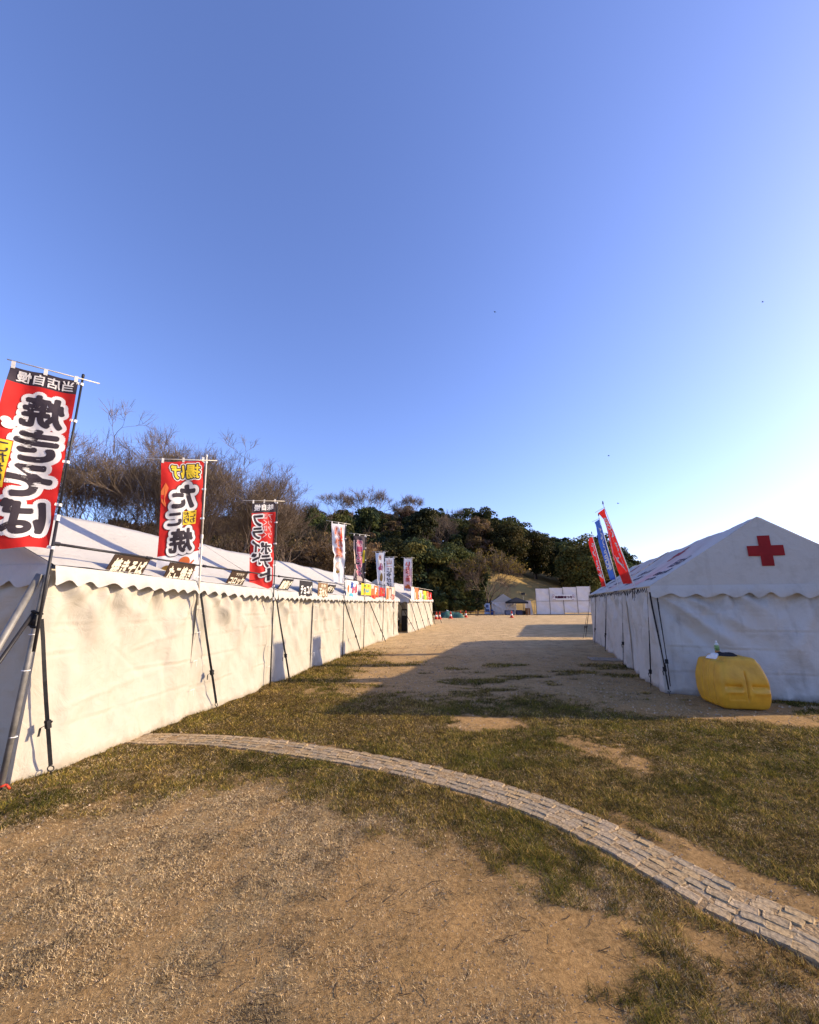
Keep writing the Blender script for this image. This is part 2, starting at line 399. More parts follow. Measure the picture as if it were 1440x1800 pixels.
def ground_material():
    m = bpy.data.materials.new('ground_soil_turf'); m.use_nodes = True; nt = m.node_tree; N = nt.nodes; L = nt.links
    bs = N['Principled BSDF']; bs.inputs['Roughness'].default_value = 0.95; bs.inputs['Specular IOR Level'].default_value = 0.1
    at = N.new('ShaderNodeVertexColor'); at.layer_name = 'cover'; sp = N.new('ShaderNodeSeparateColor'); L.new(at.outputs[0], sp.inputs[0])
    tc = N.new('ShaderNodeTexCoord')
    def noise(sc, det=6, ro=0.6, dist=0.0):
        n = N.new('ShaderNodeTexNoise'); n.inputs['Scale'].default_value = sc; n.inputs['Detail'].default_value = det; n.inputs['Roughness'].default_value = ro; n.inputs['Distortion'].default_value = dist
        L.new(tc.outputs['Object'], n.inputs['Vector']); return n.outputs['Fac']
    def ramp(f, c0, c1, a=0.3, b=0.7):
        r = N.new('ShaderNodeValToRGB'); r.color_ramp.elements[0].position = a; r.color_ramp.elements[1].position = b
        r.color_ramp.elements[0].color = (*c0, 1); r.color_ramp.elements[1].color = (*c1, 1); L.new(f, r.inputs[0]); return r.outputs[0]
    def mixc(f, a, b):
        x = N.new('ShaderNodeMix'); x.data_type = 'RGBA'; L.new(f, x.inputs[0]); L.new(a, x.inputs[6]); L.new(b, x.inputs[7]); return x.outputs[2]
    def mth(op, a, b=None, clamp=False):
        x = N.new('ShaderNodeMath'); x.operation = op; x.use_clamp = clamp
        for i, q in enumerate((a, b)):
            if q is None: continue
            if isinstance(q, (int, float)): x.inputs[i].default_value = q
            else: L.new(q, x.inputs[i])
        return x.outputs[0]
    fine = noise(260, 4, 0.7); med = noise(34, 7, 0.68); big = noise(3.0, 6, 0.6)
    soil = ramp(med, (0.29, 0.165, 0.060), (0.64, 0.395, 0.160), 0.3, 0.66)
    soil = mixc(mth('MULTIPLY', ramp(fine, (0, 0, 0), (1, 1, 1), 0.52, 0.75), 0.55), soil, ramp(big, (0.66, 0.45, 0.22), (0.60, 0.39, 0.16)))
    sand = ramp(noise(1.3, 9, 0.7), (0.48, 0.33, 0.16), (0.72, 0.53, 0.29), 0.32, 0.68)
    straw = ramp(noise(90, 6, 0.75, 0.8), (0.22, 0.145, 0.058), (0.74, 0.55, 0.30), 0.34, 0.68)
    turf = ramp(noise(70, 6, 0.75, 0.6), (0.038, 0.028, 0.008), (0.165, 0.115, 0.034), 0.32, 0.7)
    c = mixc(sp.outputs[2], soil, sand)
    c = mixc(mth('MULTIPLY', sp.outputs[1], ramp(noise(14, 6, 0.7), (0.15, 0.15, 0.15), (1, 1, 1), 0.34, 0.6), True), c, straw)
    c = mixc(mth('MULTIPLY', mth('MULTIPLY', ramp(noise(6.5, 10, 0.80, 0.8), (0, 0, 0), (1, 1, 1), 0.53, 0.64), sp.outputs[1]), 0.45), c, turf)
    # wear: dark humus flecks in soil
    c = mixc(mth('MULTIPLY', ramp(noise(9, 8, 0.72, 0.5), (0, 0, 0), (1, 1, 1), 0.55, 0.70), 0.55), c, turf)
    c = mixc(mth('MULTIPLY', ramp(noise(2.1, 9, 0.74, 0.4), (0, 0, 0), (1, 1, 1), 0.52, 0.68), mth('MULTIPLY', mth('SUBTRACT', 1.0, sp.outputs[1], True), 0.55)), c, turf)
    tf = mth('MULTIPLY', sp.outputs[0], ramp(noise(22, 6, 0.7), (0.45, 0.45, 0.45), (1.25, 1.25, 1.25), 0.3, 0.62), True)
    c = mixc(tf, c, turf)
    L.new(c, bs.inputs['Base Color'])
    h1 = mth('ADD', mth('MULTIPLY', med, 1.0), mth('MULTIPLY', fine, 0.35))
    h2 = mth('ADD', h1, mth('MULTIPLY', noise(95, 5, 0.7, 1.0), 0.8))
    bp = N.new('ShaderNodeBump'); bp.inputs['Strength'].default_value = 1.0; bp.inputs['Distance'].default_value = 0.035; L.new(h2, bp.inputs['Height']); L.new(bp.outputs[0], bs.inputs['Normal'])
    return m

gx = graded(-700, 700, -5.0, 6.4, 0.045); gy = graded(-60, 900, 1.2, 8.6, 0.040, 1.06)
GX, GY = np.meshgrid(gx, gy, indexing='ij')
g_, t_, s_, d_ = masks(GX, GY)
kp = 1 - smooth(0.17, 0.30, np.abs(d_)); GZ = ground_z(GX, GY) * (1 - kp) + (gz_low(GX, GY) - 0.010) * kp
gme = npmesh('ground', np.stack([GX.ravel(), GY.ravel(), GZ.ravel()], 1), gridfaces(len(gx), len(gy)), ground_material(), True)
ca = gme.color_attributes.new('cover', 'FLOAT_COLOR', 'POINT')
ca.data.foreach_set('color', np.stack([g_.ravel(), t_.ravel(), s_.ravel(), np.ones(g_.size)], 1).astype(np.float32).ravel())
ground = tag(link('ground', gme), kind='structure')

# ------------------------------------------------------------------ sett path: each granite sett is a piece of the path
STONE = []
for i, (a, b) in enumerate((((0.46, 0.34, 0.195), (0.20, 0.14, 0.07)), ((0.50, 0.375, 0.225), (0.26, 0.185, 0.10)), ((0.38, 0.30, 0.19), (0.17, 0.125, 0.07)), ((0.47, 0.335, 0.17), (0.22, 0.15, 0.07)))):
    STONE.append(mat('granite_%d' % i, a, 0.9, 30, color2=b, bump=0.8, bscale=45))
def sett_mesh(seed, L_, W_, m):
    rr = random.Random(seed); bm = bmesh.new(); bmesh.ops.create_cube(bm, size=1.0)
    bmesh.ops.bevel(bm, geom=[e for e in bm.edges], offset=0.10, segments=2, affect='EDGES', profile=0.6)
    for v in bm.verts:
        v.co.x += rr.uniform(-0.05, 0.05); v.co.y += rr.uniform(-0.07, 0.07); v.co.z += rr.uniform(-0.06, 0.06)
        v.co.x *= L_; v.co.y *= W_; v.co.z *= 0.07
    me = bpy.data.meshes.new('sett'); bm.to_mesh(me); bm.free(); me.materials.append(m); return me
SETTS = [sett_mesh(k, 0.104 + 0.010 * (k % 3), 0.072, STONE[k % 4]) for k in range(12)]
seg = np.linalg.norm(np.diff(PATH, axis=0), axis=1); cum = np.concatenate([[0], np.cumsum(seg)])
bedP = []
for i, p in enumerate(PATH):
    t = PATH[min(i + 1, len(PATH) - 1)] - PATH[max(i - 1, 0)]; t = t / np.linalg.norm(t); nn = np.array([-t[1], t[0]])
    bedP.append([[*(p + nn * w), float(gz_low(*(p + nn * w))) + (0.001 if abs(w) < 0.15 else -0.012)] for w in (-0.21, -0.1, 0, 0.1, 0.21)])
mb = MB(); mb.grid(np.array(bedP))
pathobj = tag(mb.build('stone_path', mat('joint_soil', (0.40, 0.265, 0.125), 0.95, 45, 0.65, bump=1.0, bscale=70), None, True), kind='structure')
k = 0
for row in range(5):
    s = 0.35 + 0.045 * row
    while s < cum[-1] - 0.2:
        idx = random.randrange(12); Ls = 0.100 + 0.010 * (idx % 3)
        x = np.interp(s, cum, PATH[:, 0]); y = np.interp(s, cum, PATH[:, 1]); x2 = np.interp(s + 0.05, cum, PATH[:, 0]); y2 = np.interp(s + 0.05, cum, PATH[:, 1])
        a = math.atan2(y2 - y, x2 - x); off = (row - 2) * 0.069 + random.uniform(-0.004, 0.004)
        if random.random() > 0.04 and k < 299 and x > -3.6 and y > 1.75:
            px, py = x - math.sin(a) * off, y + math.cos(a) * off
            o = link('sett', SETTS[idx], pathobj, (px, py, float(gz_low(px, py)) - 0.0305 + random.uniform(-0.003, 0.0025)))
            o.rotation_euler = (random.uniform(-0.03, 0.03), random.uniform(-0.03, 0.03), a + random.uniform(-0.05, 0.05)); k += 1
        s += Ls + random.uniform(0.004, 0.010)
print('setts', k)

# ------------------------------------------------------------------ turf, straw and grit lying on the ground (stuff)
def attr_mat(name, rough, trans):
    m = bpy.data.materials.new(name); m.use_nodes = True; N = m.node_tree.nodes; L = m.node_tree.links; bs = N['Principled BSDF']
    vc = N.new('ShaderNodeVertexColor'); vc.layer_name = 'col'; L.new(vc.outputs[0], bs.inputs['Base Color']); bs.inputs['Roughness'].default_value = rough; bs.inputs['Specular IOR Level'].default_value = 0.15
    if trans:
        tr = N.new('ShaderNodeBsdfTranslucent'); L.new(vc.outputs[0], tr.inputs[0]); mx = N.new('ShaderNodeMixShader'); mx.inputs[0].default_value = trans
        L.new(bs.outputs[0], mx.inputs[1]); L.new(tr.outputs[0], mx.inputs[2]); L.new(mx.outputs[0], N['Material Output'].inputs[0])
    return m
def outside_tents(x, y):
    a = R(9.7); u = (x + 3.55) * math.cos(a) - (y - 4.15) * math.sin(a)      # outward from the left wall
    b = R(18.0); v = (x - 4.59) * math.cos(b) - (y - 7.76) * math.sin(b); s2 = (x - 4.59) * math.sin(b) + (y - 7.76) * math.cos(b)
    return ((u > -0.02) | (y < 4.0)) & ~((v > 0.0) & (s2 > 0.0))
def scatter(n, r0, r1, th0, th1):
    r = r0 * (r1 / r0) ** RNG.random(n); th = R(th0) + (R(th1) - R(th0)) * RNG.random(n)
    return r * np.sin(th), r * np.cos(th), r
def tris(x, y, z, w, h, lean, cols, yaw=None):
    n = len(x); yaw = RNG.random(n) * 2 * np.pi if yaw is None else yaw; ld = RNG.random(n) * 2 * np.pi
    cx, sx = np.cos(yaw), np.sin(yaw)
    V = np.empty((n, 3, 3)); V[:, 0] = np.stack([x - cx * w / 2, y - sx * w / 2, z - 0.004], 1); V[:, 1] = np.stack([x + cx * w / 2, y + sx * w / 2, z - 0.004], 1)
    V[:, 2] = np.stack([x + np.cos(ld) * lean, y + np.sin(ld) * lean, z + h], 1)
    return V.reshape(-1, 3), np.repeat(cols, 3, 0)
def stuff(name, V, C, m, label):
    me = npmesh(name, V, np.arange(len(V)).reshape(-1, 3), m); a = me.color_attributes.new('col', 'FLOAT_COLOR', 'POINT')
    a.data.foreach_set('color', np.concatenate([C, np.ones((len(C), 1))], 1).astype(np.float32).ravel())
    return tag(link(name, me), label, 'ground cover', kind='stuff')
x, y, r = scatter(1150000, 1.7, 34, -50, 56)
g, t, s, d = masks(x, y)
patch = fbm(x * 1.3, y * 1.3, 91, 4); dens = smooth(0.15, 0.75, g) * (0.35 + 0.65 * smooth(0.35, 0.6, fbm(x * 6, y * 6, 77, 3)))
keep = (RNG.random(len(x)) < dens) & outside_tents(x, y) & (np.abs(d) > 0.17)
x, y, r, patch, g = x[keep], y[keep], r[keep], patch[keep], g[keep]
n = len(x); h = (0.012 + 0.024 * RNG.random(n)) * (0.7 + 0.6 * patch) * np.clip(r / 6, 1, 1.8); w = 0.0028 * np.clip(r / 2.2, 1, 7)
q = RNG.random(n) + (patch - 0.5) * 1.5 + 0.05
green = np.array([0.085, 0.082, 0.012]); olive = np.array([0.225, 0.165, 0.028]); dry = np.array([0.46, 0.315, 0.095]); brown = np.array([0.095, 0.058, 0.018])
C = np.where((q > 0.62)[:, None], green, np.where((q > 0.30)[:, None], olive, np.where((q > 0.12)[:, None], dry, brown))) * (0.7 + 0.6 * RNG.random((n, 1))) * (0.50 + 1.0 * smooth(0.32, 0.66, 0.35 * fbm(x * 3.6, y * 3.6, 191, 3) + 0.65 * fbm(x * 12, y * 12, 197, 4, 0.65)))[:, None]
V, C = tris(x, y, ground_z(x, y), w, h, h * (0.4 + 1.3 * RNG.random(n)), C)
stuff('turf', V, C, attr_mat('grass_blades', 0.8, 0.25), 'short patchy green and brown turf around the stone path')
x, y, r = scatter(1500000, 1.6, 13, -50, 56)
g, t, s, d = masks(x, y)
keep = (RNG.random(len(x)) < np.clip(t * 1.0 + 0.16 * g, 0, 1) * (0.3 + 0.7 * smooth(0.4, 0.6, fbm(x * 5, y * 5, 78, 3)))) & outside_tents(x, y) & ((np.abs(d) > 0.12) | (RNG.random(len(x)) < 0.25))
x, y, r = x[keep], y[keep], r[keep]; n = len(x)
h = 0.002 + 0.008 * RNG.random(n); w = 0.0019 * np.clip(r / 2.2, 1, 5)
q = RNG.random(n)[:, None]
C = np.where(q > 0.52, np.array([0.57, 0.43, 0.23]), np.where(q > 0.30, np.array([0.36, 0.245, 0.11]), np.array([0.09, 0.055, 0.026]))) * (0.6 + 0.8 * RNG.random((n, 1))) * (0.62 + 0.76 * smooth(0.34, 0.62, 0.3 * fbm(x * 3.1, y * 3.1, 193, 3) + 0.7 * fbm(x * 14, y * 14, 199, 4, 0.65)))[:, None]
V, C = tris(x, y, ground_z(x, y) + 0.004, w, h, (0.005 + 0.013 * RNG.random(n)) * np.clip(r / 3, 1, 2), C)
stuff('dead_grass', V, C, attr_mat('dead_grass_blades', 0.85, 0.1), 'flattened tan dead grass over the worn soil in front')
# dark roots and broken twigs
mb = MB(); rs = random.Random(77)
for _ in range(700):
    r_ = 1.8 * (8 / 1.8) ** rs.random(); th = R(rs.uniform(-46, 50)); x0, y0 = r_ * math.sin(th), r_ * math.cos(th)
    gg, tt, ss, dd = masks(np.array([x0]), np.array([y0]))
    if gg[0] > 0.6 or abs(dd[0]) < 0.2 or not outside_tents(np.array([x0]), np.array([y0]))[0]: continue
    a_ = rs.uniform(0, 6.28); L_ = rs.uniform(0.015, 0.05); p = Vector((x0, y0, float(ground_z(np.array(x0), np.array(y0))) + 0.004)); rad = rs.uniform(0.0008, 0.0017)
    for k in range(2):
        q = p + Vector((math.cos(a_), math.sin(a_), rs.uniform(-0.05, 0.10))) * L_; mb.tube(p, q, rad, rad * 0.7, 4, False); p = q; a_ += rs.uniform(-0.6, 0.6)
tag(mb.build('twig_litter', mat('twig_litter', (0.055, 0.036, 0.022), 0.9, 9, 0.5)), 'dark broken twigs and roots scattered over the bare soil', 'litter', kind='stuff')
# grit: little four-sided stones
x, y, r = scatter(26000, 1.6, 18, -50, 56); g, t, s, d = masks(x, y); keep = (g < 0.45) & outside_tents(x, y) & (np.abs(d) > 0.17); x, y, r = x[keep], y[keep], r[keep]; n = len(x)
sz = (0.0022 + 0.005 * RNG.random(n) ** 3) * np.clip(r / 2.5, 1, 4); yaw = RNG.random(n) * 6.28; z = ground_z(x, y)
pts = []
for kk in range(3): pts.append(np.stack([x + np.cos(yaw + kk * 2.094) * sz, y + np.sin(yaw + kk * 2.094) * sz * 0.8, z - 0.001], 1))
top = np.stack([x, y, z + sz * 0.9], 1)
V = np.stack([pts[0], pts[1], top, pts[1], pts[2], top, pts[2], pts[0], top], 1).reshape(-1, 3)
C = np.repeat(np.array([0.40, 0.31, 0.21]) * (0.45 + 0.85 * RNG.random((n, 1))), 9, 0)
stuff('grit', V, C, attr_mat('grit_stone', 0.9, 0), 'fine grit and crumbs of soil scattered over the ground')

# ================================================================== TENTS
def wall_off(y, z, ztop, seed, L_, folds, ties, flare, pleat=0.0, crease_dir=1):
    """outward displacement of a hanging canvas wall at length y, height z"""
    w = 0.12 * (fbm(y * 0.9, z * 0.45, seed, 3) - 0.5) + 0.085 * (fbm(y * 3.3 + 0.5 * z, z * 0.6, seed + 3, 3) - 0.5)
    w = w + 0.085 * (fbm((y + z) * 1.7, (y - z) * 0.55, seed + 7, 3) - 0.5) + 0.085 * (fbm((y + z) * 0.55, (y - z) * 1.7, seed + 9, 3) - 0.5)
    if pleat: w = w + pleat * (np.abs(((y * 2.6 + 0.8 * fbm(y * 1.1, z * 0.4, seed + 21, 2)) % 1.0) - 0.5) - 0.25) * smooth(0.0, 0.5, z + 0.3)
    for k, yk in enumerate(ties):
        rad = np.hypot(y - yk, ztop - z); ang = np.arctan2(y - yk, ztop - z + 0.02)
        w = w + 0.055 * np.sin(7 * ang + k * 1.3 + seed) * np.exp(-rad / 0.75) * np.clip(rad / 0.12, 0, 1)
    for zc, sl, am in ((0.42, 0.02, 0.012), (0.80, -0.015, 0.015), (1.12, 0.018, 0.012), (1.38, -0.01, 0.009)):
        dz = z - zc - sl * (y - L_ / 2) - 0.02 * (fbm(y * 0.8, 0 * y + zc, seed + 31, 2) - 0.5)
        bk = smooth(0.35, 0.6, fbm(y * 1.4, 0 * y + zc * 9, seed + 37, 3)) * 0.85
        w = w + bk * (am * np.exp(-(dz / 0.014) ** 2) - am * 1.2 * np.exp(-((dz + 0.02) / 0.016) ** 2))
    for k in range(int(L_ / 0.9) + 1):
        dy = y - (k * 0.9 + 0.35 * (seed % 3)) - 0.03 * (z - 0.9)
        w = w + 0.0045 * np.exp(-(dy / 0.016) ** 2) - 0.004 * np.exp(-((dy + 0.022) / 0.018) ** 2)
    for (y0, z0, y1, z1, am, wd) in folds:
        ex, ez = y1 - y0, z1 - z0; l = math.hypot(ex, ez); t = ((y - y0) * ex + (z - z0) * ez) / (l * l); ds = ((y - y0) * ez - (z - z0) * ex) / l
        ww = wd * (0.4 + 0.9 * np.clip(t, 0, 1)); w = w + am * np.exp(-(ds / ww) ** 2) * smooth(-0.05, 0.12, t) * (1 - smooth(0.7, 1.1, t))
    w = w * (0.25 + 0.75 * smooth(0.0, 0.25, ztop - z)) * (0.12 + 0.88 * smooth(0.0, 0.22, np.minimum(y, L_ - y)))
    return w + flare * np.clip(1 - z / 0.9, 0, 1) ** 2 * smooth(-0.05, 0.5, y) * (1 - 0.8 * smooth(L_ - 0.4, L_, y))

def canvas_wall(name, parent, p0, p1, zt0, zt1, out, seed, m, flare=0.06, folds=(), ties=None, res=0.028, pleat=0.0, hem=0.02, zb=0.0):
    p0 = np.array(p0, float); p1 = np.array(p1, float); L_ = np.linalg.norm(p1 - p0); nu = max(4, int(L_ / res)); nv = max(4, int(1.85 / res))
    Y, A = np.meshgrid(np.linspace(0, L_, nu), np.linspace(0, 1, nv), indexing='ij')
    ZT = zt0 + (zt1 - zt0) * Y / L_; zbot = zb - 0.012 + hem * (fbm(Y * 1.3, 0 * Y, seed + 40, 3)) ; Z = zbot + A * (ZT - zbot)
    if ties is None: ties = np.arange(0, L_ + 0.01, L_ / max(1, round(L_ / 0.75)))
    w = wall_off(Y, Z, ZT, seed, L_, folds, ties, flare, pleat)
    e = (p1 - p0) / L_; P = np.stack([p0[0] + e[0] * Y + out[0] * w, p0[1] + e[1] * Y + out[1] * w, Z], -1)
    o = link(name, npmesh(name, P.reshape(-1, 3), gridfaces(nu, nv), m, True), parent)
    return o

def valance(parent, p0, p1, ze0, ze1, out, seed, m, period=0.26, drop=0.165, amp=0.026, gap=0.05, name='valance'):
    p0 = np.array(p0, float); p1 = np.array(p1, float); L_ = np.linalg.norm(p1 - p0); nu = max(8, int(L_ / 0.022)); nv = 8
    Y, A = np.meshgrid(np.linspace(0, L_, nu), np.linspace(0, 1, nv), indexing='ij'); ZE = ze0 + (ze1 - ze0) * Y / L_
    ph = 2 * np.pi * (Y / period + 0.7 * (fbm(Y * 0.9, 0 * Y + 3, seed + 2, 2) - 0.5))
    D = (drop + amp * (0.6 + 0.8 * fbm(Y * 1.7, 0 * Y, seed + 8, 2)) * (np.sin(ph) + 0.18 * np.sin(2 * ph + 0.5)) + 0.03 * (fbm(Y * 1.2, 0 * Y, seed, 2) - 0.5))
    Z = ZE - D * A; w = gap * (0.25 + 0.75 * np.sin(np.clip(A, 0, 1) * 1.5)) + A * (0.010 * np.sin(ph * 0.5 + seed) + 0.03 * (fbm(Y * 3, A * 1.0, seed + 5, 3) - 0.5)) + 0.012 * A ** 2 * np.cos(ph)
    e = (p1 - p0) / L_; P = np.stack([p0[0] + e[0] * Y + out[0] * w, p0[1] + e[1] * Y + out[1] * w, Z], -1)
    return link(name, npmesh(name, P.reshape(-1, 3), gridfaces(nu, nv), m, True), parent)

def roof_z(x, y, W, L_, e0, e1, rz0, rz1, nb, seed, ov=0.05):
    fy = y / L_; ez = e0 + (e1 - e0) * fy; rz = rz0 + (rz1 - rz0) * fy
    t = 1 - np.abs(x - W / 2) / (W / 2)           # 0 eave .. 1 ridge
    bay = np.sin(np.pi * ((fy * nb) % 1.0)) ** 2
    z = ez + (rz - ez) * t - 0.045 * bay * np.sin(np.pi * np.clip(t, 0, 1)) - 0.030 * bay * np.clip(t, 0, 1) ** 4 - 0.02 * np.sin(np.pi * np.clip(t, 0, 1))
    z = z + 0.020 * (fbm(y * 2.2, t * 1.1 + 3 * (x > W / 2), seed, 3) - 0.5) + 0.010 * (fbm(y * 6, t * 0.9, seed + 4, 2) - 0.5)
    return z

class Tent:
    def __init__(s, label, origin, ang, L_, W, e0, e1, rz0, rz1, nb, seed, roofm, wallm, group, name='market_tent'):
        s.L, s.W, s.e0, s.e1, s.rz0, s.rz1, s.nb, s.seed, s.rm, s.wm = L_, W, e0, e1, rz0, rz1, nb, seed, roofm, wallm
        s.o = thing(name, label, 'tent', (*origin, 0), -R(ang), group)
        nx, ny = 33, max(10, int(L_ / 0.07)); ov = 0.05
        X, Y = np.meshgrid(np.linspace(-ov, W + ov, nx), np.linspace(0.0, L_ - 0.012, ny), indexing='ij')
        Z = roof_z(X, Y, W, L_, e0, e1, rz0, rz1, nb, seed)
        s.roof = link('roof', npmesh('roof', np.stack([X, Y, Z], -1).reshape(-1, 3), gridfaces(nx, ny), roofm, True), s.o)
    def eave(s, y): return s.e0 + (s.e1 - s.e0) * y / s.L
    def side(s, which, m=None, scallop=True, folds=(), flare=0.06, pleat=0.0, res=0.03, period=0.26, inset=0.02):
        L_, W = s.L, s.W; x = 0 if which == 'x0' else W; out = (-1, 0) if which == 'x0' else (1, 0)
        bl = L_ / s.nb
        for k in range(s.nb):
            y0 = max(0.0, k * bl - 0.03); y1 = min(L_ - 0.008, (k + 1) * bl + 0.03); xo = x - out[0] * (inset + (0.0 if k % 2 else 0.016))
            fk = [(f[0] - y0, f[1], f[2] - y0, f[3], f[4], f[5]) for f in folds]
            canvas_wall('side_wall', s.o, (xo, y0), (xo, y1), s.eave(y0) - 0.06, s.eave(y1) - 0.06, out, s.seed + (1 if which == 'x0' else 2) + 5 * k, m or s.wm, flare, fk, [0.05, bl * 0.3, bl * 0.62, bl], res, pleat)
        if scallop: valance(s.o, (x + out[0] * 0.05, 0.0), (x + out[0] * 0.05, L_ - 0.012), s.e0 - 0.035, s.e1 - 0.035, out, s.seed + 11, s.rm, period)
    def gable(s, which, wall=True, folds=(), scallop=True, res=0.03, period=0.36, flare=0.04, drop=0.19):
        W = s.W; y = 0.0 if which == 'y0' else s.L - 0.012; out = (0, -1) if which == 'y0' else (0, 1); e = s.e0 if which == 'y0' else s.e1
        nx, nz = 61, 22
        X, T = np.meshgrid(np.linspace(0.0, W, nx), np.linspace(0, 1, nz), indexing='ij'); zt = roof_z(X, np.full_like(X, y), W, s.L, s.e0, s.e1, s.rz0, s.rz1, s.nb, s.seed)
        Z = e - 0.045 + T * (zt - e + 0.043)
        wv = 0.035 * (fbm(X * 1.6, Z * 1.6, s.seed + 50, 4) - 0.5) * np.sin(np.pi * T) + 0.012
        # tension folds fanning from the apex
        a = np.arctan2(X - W / 2, s.rz0 - Z + 0.05); wv = wv + 0.006 * np.sin(a * 22) * np.exp(-np.hypot(X - W / 2, s.rz0 - Z) / 0.5)
        P = np.stack([X, y + out[1] * wv, Z], -1)
        s.gab = link('gable_panel', npmesh('gable_panel', P.reshape(-1, 3), gridfaces(nx, nz), s.rm, True), s.o)
        if scallop: valance(s.o, (-0.05, y + out[1] * 0.012), (W + 0.05, y + out[1] * 0.012), e - 0.03, e - 0.03, out, s.seed + 13, s.rm, period, drop, 0.034)
        if wall: canvas_wall('end_wall', s.o, (-0.012, y - out[1] * 0.012), (W + 0.012, y - out[1] * 0.012), e - 0.06, e - 0.06, out, s.seed + 17, s.wm, flare, folds, [0.05, W * 0.33, W * 0.66, W - 0.05], res)
    def frame(s, ends=('y0', 'y1'), rpipe=0.021):
        L_, W = s.L, s.W
        for i in range(s.nb + 1):
            y = min(max(i * L_ / s.nb, 0.05), L_ - 0.07); zr = s.rz0 + (s.rz1 - s.rz0) * y / L_
            for x in (0.07, W - 0.07):
                mb = MB(); mb.tube((x, y, -0.01), (x, y, s.eave(y) - 0.09), rpipe, n=8); mb.box((x, y, 0.004), (0.11, 0.11, 0.012)); mb.build('leg', STEEL, s.o)
            mb = MB(); mb.tube((0.07, y, s.eave(y) - 0.10), (W / 2, y, zr - 0.13), rpipe, n=6); mb.tube((W - 0.07, y, s.eave(y) - 0.10), (W / 2, y, zr - 0.13), rpipe, n=6); mb.build('rafter', STEEL, s.o)
        mb = MB(); mb.tube((W / 2, 0.05, s.rz0 - 0.13), (W / 2, L_ - 0.07, s.rz1 - 0.13), rpipe, n=6); mb.build('ridge_pole', STEEL, s.o)
        for x in (0.07, W - 0.07):
            mb = MB(); mb.tube((x, 0.05, s.e0 - 0.10), (x, L_ - 0.07, s.e1 - 0.10), rpipe, n=6); mb.build('eave_pole', STEEL, s.o)
    def local(s, x, y, z):
        return s.o.matrix_basis @ Vector((x, y, z))

W_T = 3.6
aL = R(9.7); uL = np.array([math.sin(aL), math.cos(aL)]); nL = np.array([math.cos(aL), -math.sin(aL)]); PL = np.array([-3.55, 4.15])
def LW(s, out=0.0): p = PL + uL * s + nL * out; return p[0], p[1]      # point on the left wall line
gL = 'white tents in the left row'
left = []
cuts = [-0.12, 4.45, 8.75, 13.15, 17.55]; eav = [1.99, 1.865, 1.825, 1.805, 1.80]
labs = ['cream canvas tent nearest on the left, its end wall at the left edge', 'second cream canvas tent of the left row, under the red potato banner',
        'third cream canvas tent of the left row, below the pink food signs', 'fourth cream tent of the left row, just before the dark open gap']
for i in range(4):
    L_ = cuts[i + 1] - cuts[i]; o = PL + uL * cuts[i] - nL * W_T
    t = Tent(labs[i], o, 9.7, L_, W_T, eav[i], eav[i + 1], 2.86 - 0.012 * i, 2.85 - 0.012 * i, 2, 100 + i * 37, CANVAS_ROOF, CANVAS, gL)
    fo = [((0.1, 1.9, 1.5, 1.35, 0.03, 0.09), (0.35, 1.85, 0.1, 1.3, 0.02, 0.07), (2.45, 1.8, 1.75, 1.25, 0.025, 0.08), (2.5, 1.75, 3.2, 1.2, 0.025, 0.08), (0.9, 1.1, 1.5, 0.65, -0.012, 0.03), (1.2, 1.02, 2.0, 1.2, 0.012, 0.03), (0.3, 0.55, 1.9, 0.75, 0.012, 0.04)),
          ((0.3, 1.75, 1.5, 0.35, 0.03, 0.10), (2.0, 1.75, 1.2, 1.1, 0.02, 0.07), (2.3, 1.75, 3.2, 1.0, 0.03, 0.08), (2.7, 1.75, 3.3, 0.1, -0.03, 0.10)),
          ((0.4, 1.7, 1.6, 0.4, 0.03, 0.10), (2.2, 1.7, 1.4, 0.9, 0.03, 0.1), (2.4, 1.7, 3.6, 0.2, -0.04, 0.12)),
          ((0.4, 1.7, 1.3, 0.1, -0.03, 0.10), (2.4, 1.7, 4.0, 0.0, 0.06, 0.16), (1.6, 1.7, 2.2, 0.4, 0.03, 0.1))][i]
    t.side('x1', folds=fo, flare=(0.10, 0.09, 0.07, 0.16)[i], res=0.022 if i == 0 else 0.03, period=(0.235, 0.24, 0.26, 0.28)[i])
    t.side('x0', scallop=False, res=0.08)
    if i == 0: t.gable('y0', folds=((3.5, 1.8, 2.4, 0.4, 0.04, 0.12),), period=0.30)
    if i == 3: t.gable('y1', wall=False)
    for yy in (L_ / 2, L_ - 0.05):
        for z in (0.35, 0.75, 1.15, 1.5):
            mb = MB(); mb.tube((W_T + 0.03, yy - 0.035, z), (W_T + 0.045, yy + 0.03, z + 0.012), 0.004, n=5); mb.tube((W_T + 0.045, yy + 0.02, z + 0.01), (W_T + 0.05, yy + 0.01, z - 0.08), 0.003, n=5); mb.build('wall_tie', WHITETAB, t.o)
    t.frame(); left.append(t)
# second group beyond the gap, its near end open
aB = 11.6; uB = np.array([math.sin(R(aB)), math.cos(R(aB))]); nB = np.array([math.cos(R(aB)), -math.sin(R(aB))]); PB = np.array([-0.06, 22.35])
labs = ['white tent past the gap on the left with its dark near end open', 'farthest white tent of the left row, beside the orange cones']
for i in range(2):
    o = PB + uB * 4.4 * i - nB * W_T
    t = Tent(labs[i], o, aB, 4.4, W_T, 1.80, 1.80, 2.84, 2.82, 2, 400 + 31 * i, CANVAS_ROOF, CANVAS, gL)
    t.side('x1', folds=((0.5, 1.7, 1.6, 0.1, -0.05, 0.10), (1.9, 1.7, 2.4, 0.0, 0.05, 0.10), (3.0, 1.7, 3.9, 0.1, -0.05, 0.1)), res=0.05, flare=0.12)
    t.side('x0', scallop=False, res=0.1)
    if i == 0: t.gable('y0', wall=False)
    else: t.gable('y1')
    t.frame(); left.append(t)

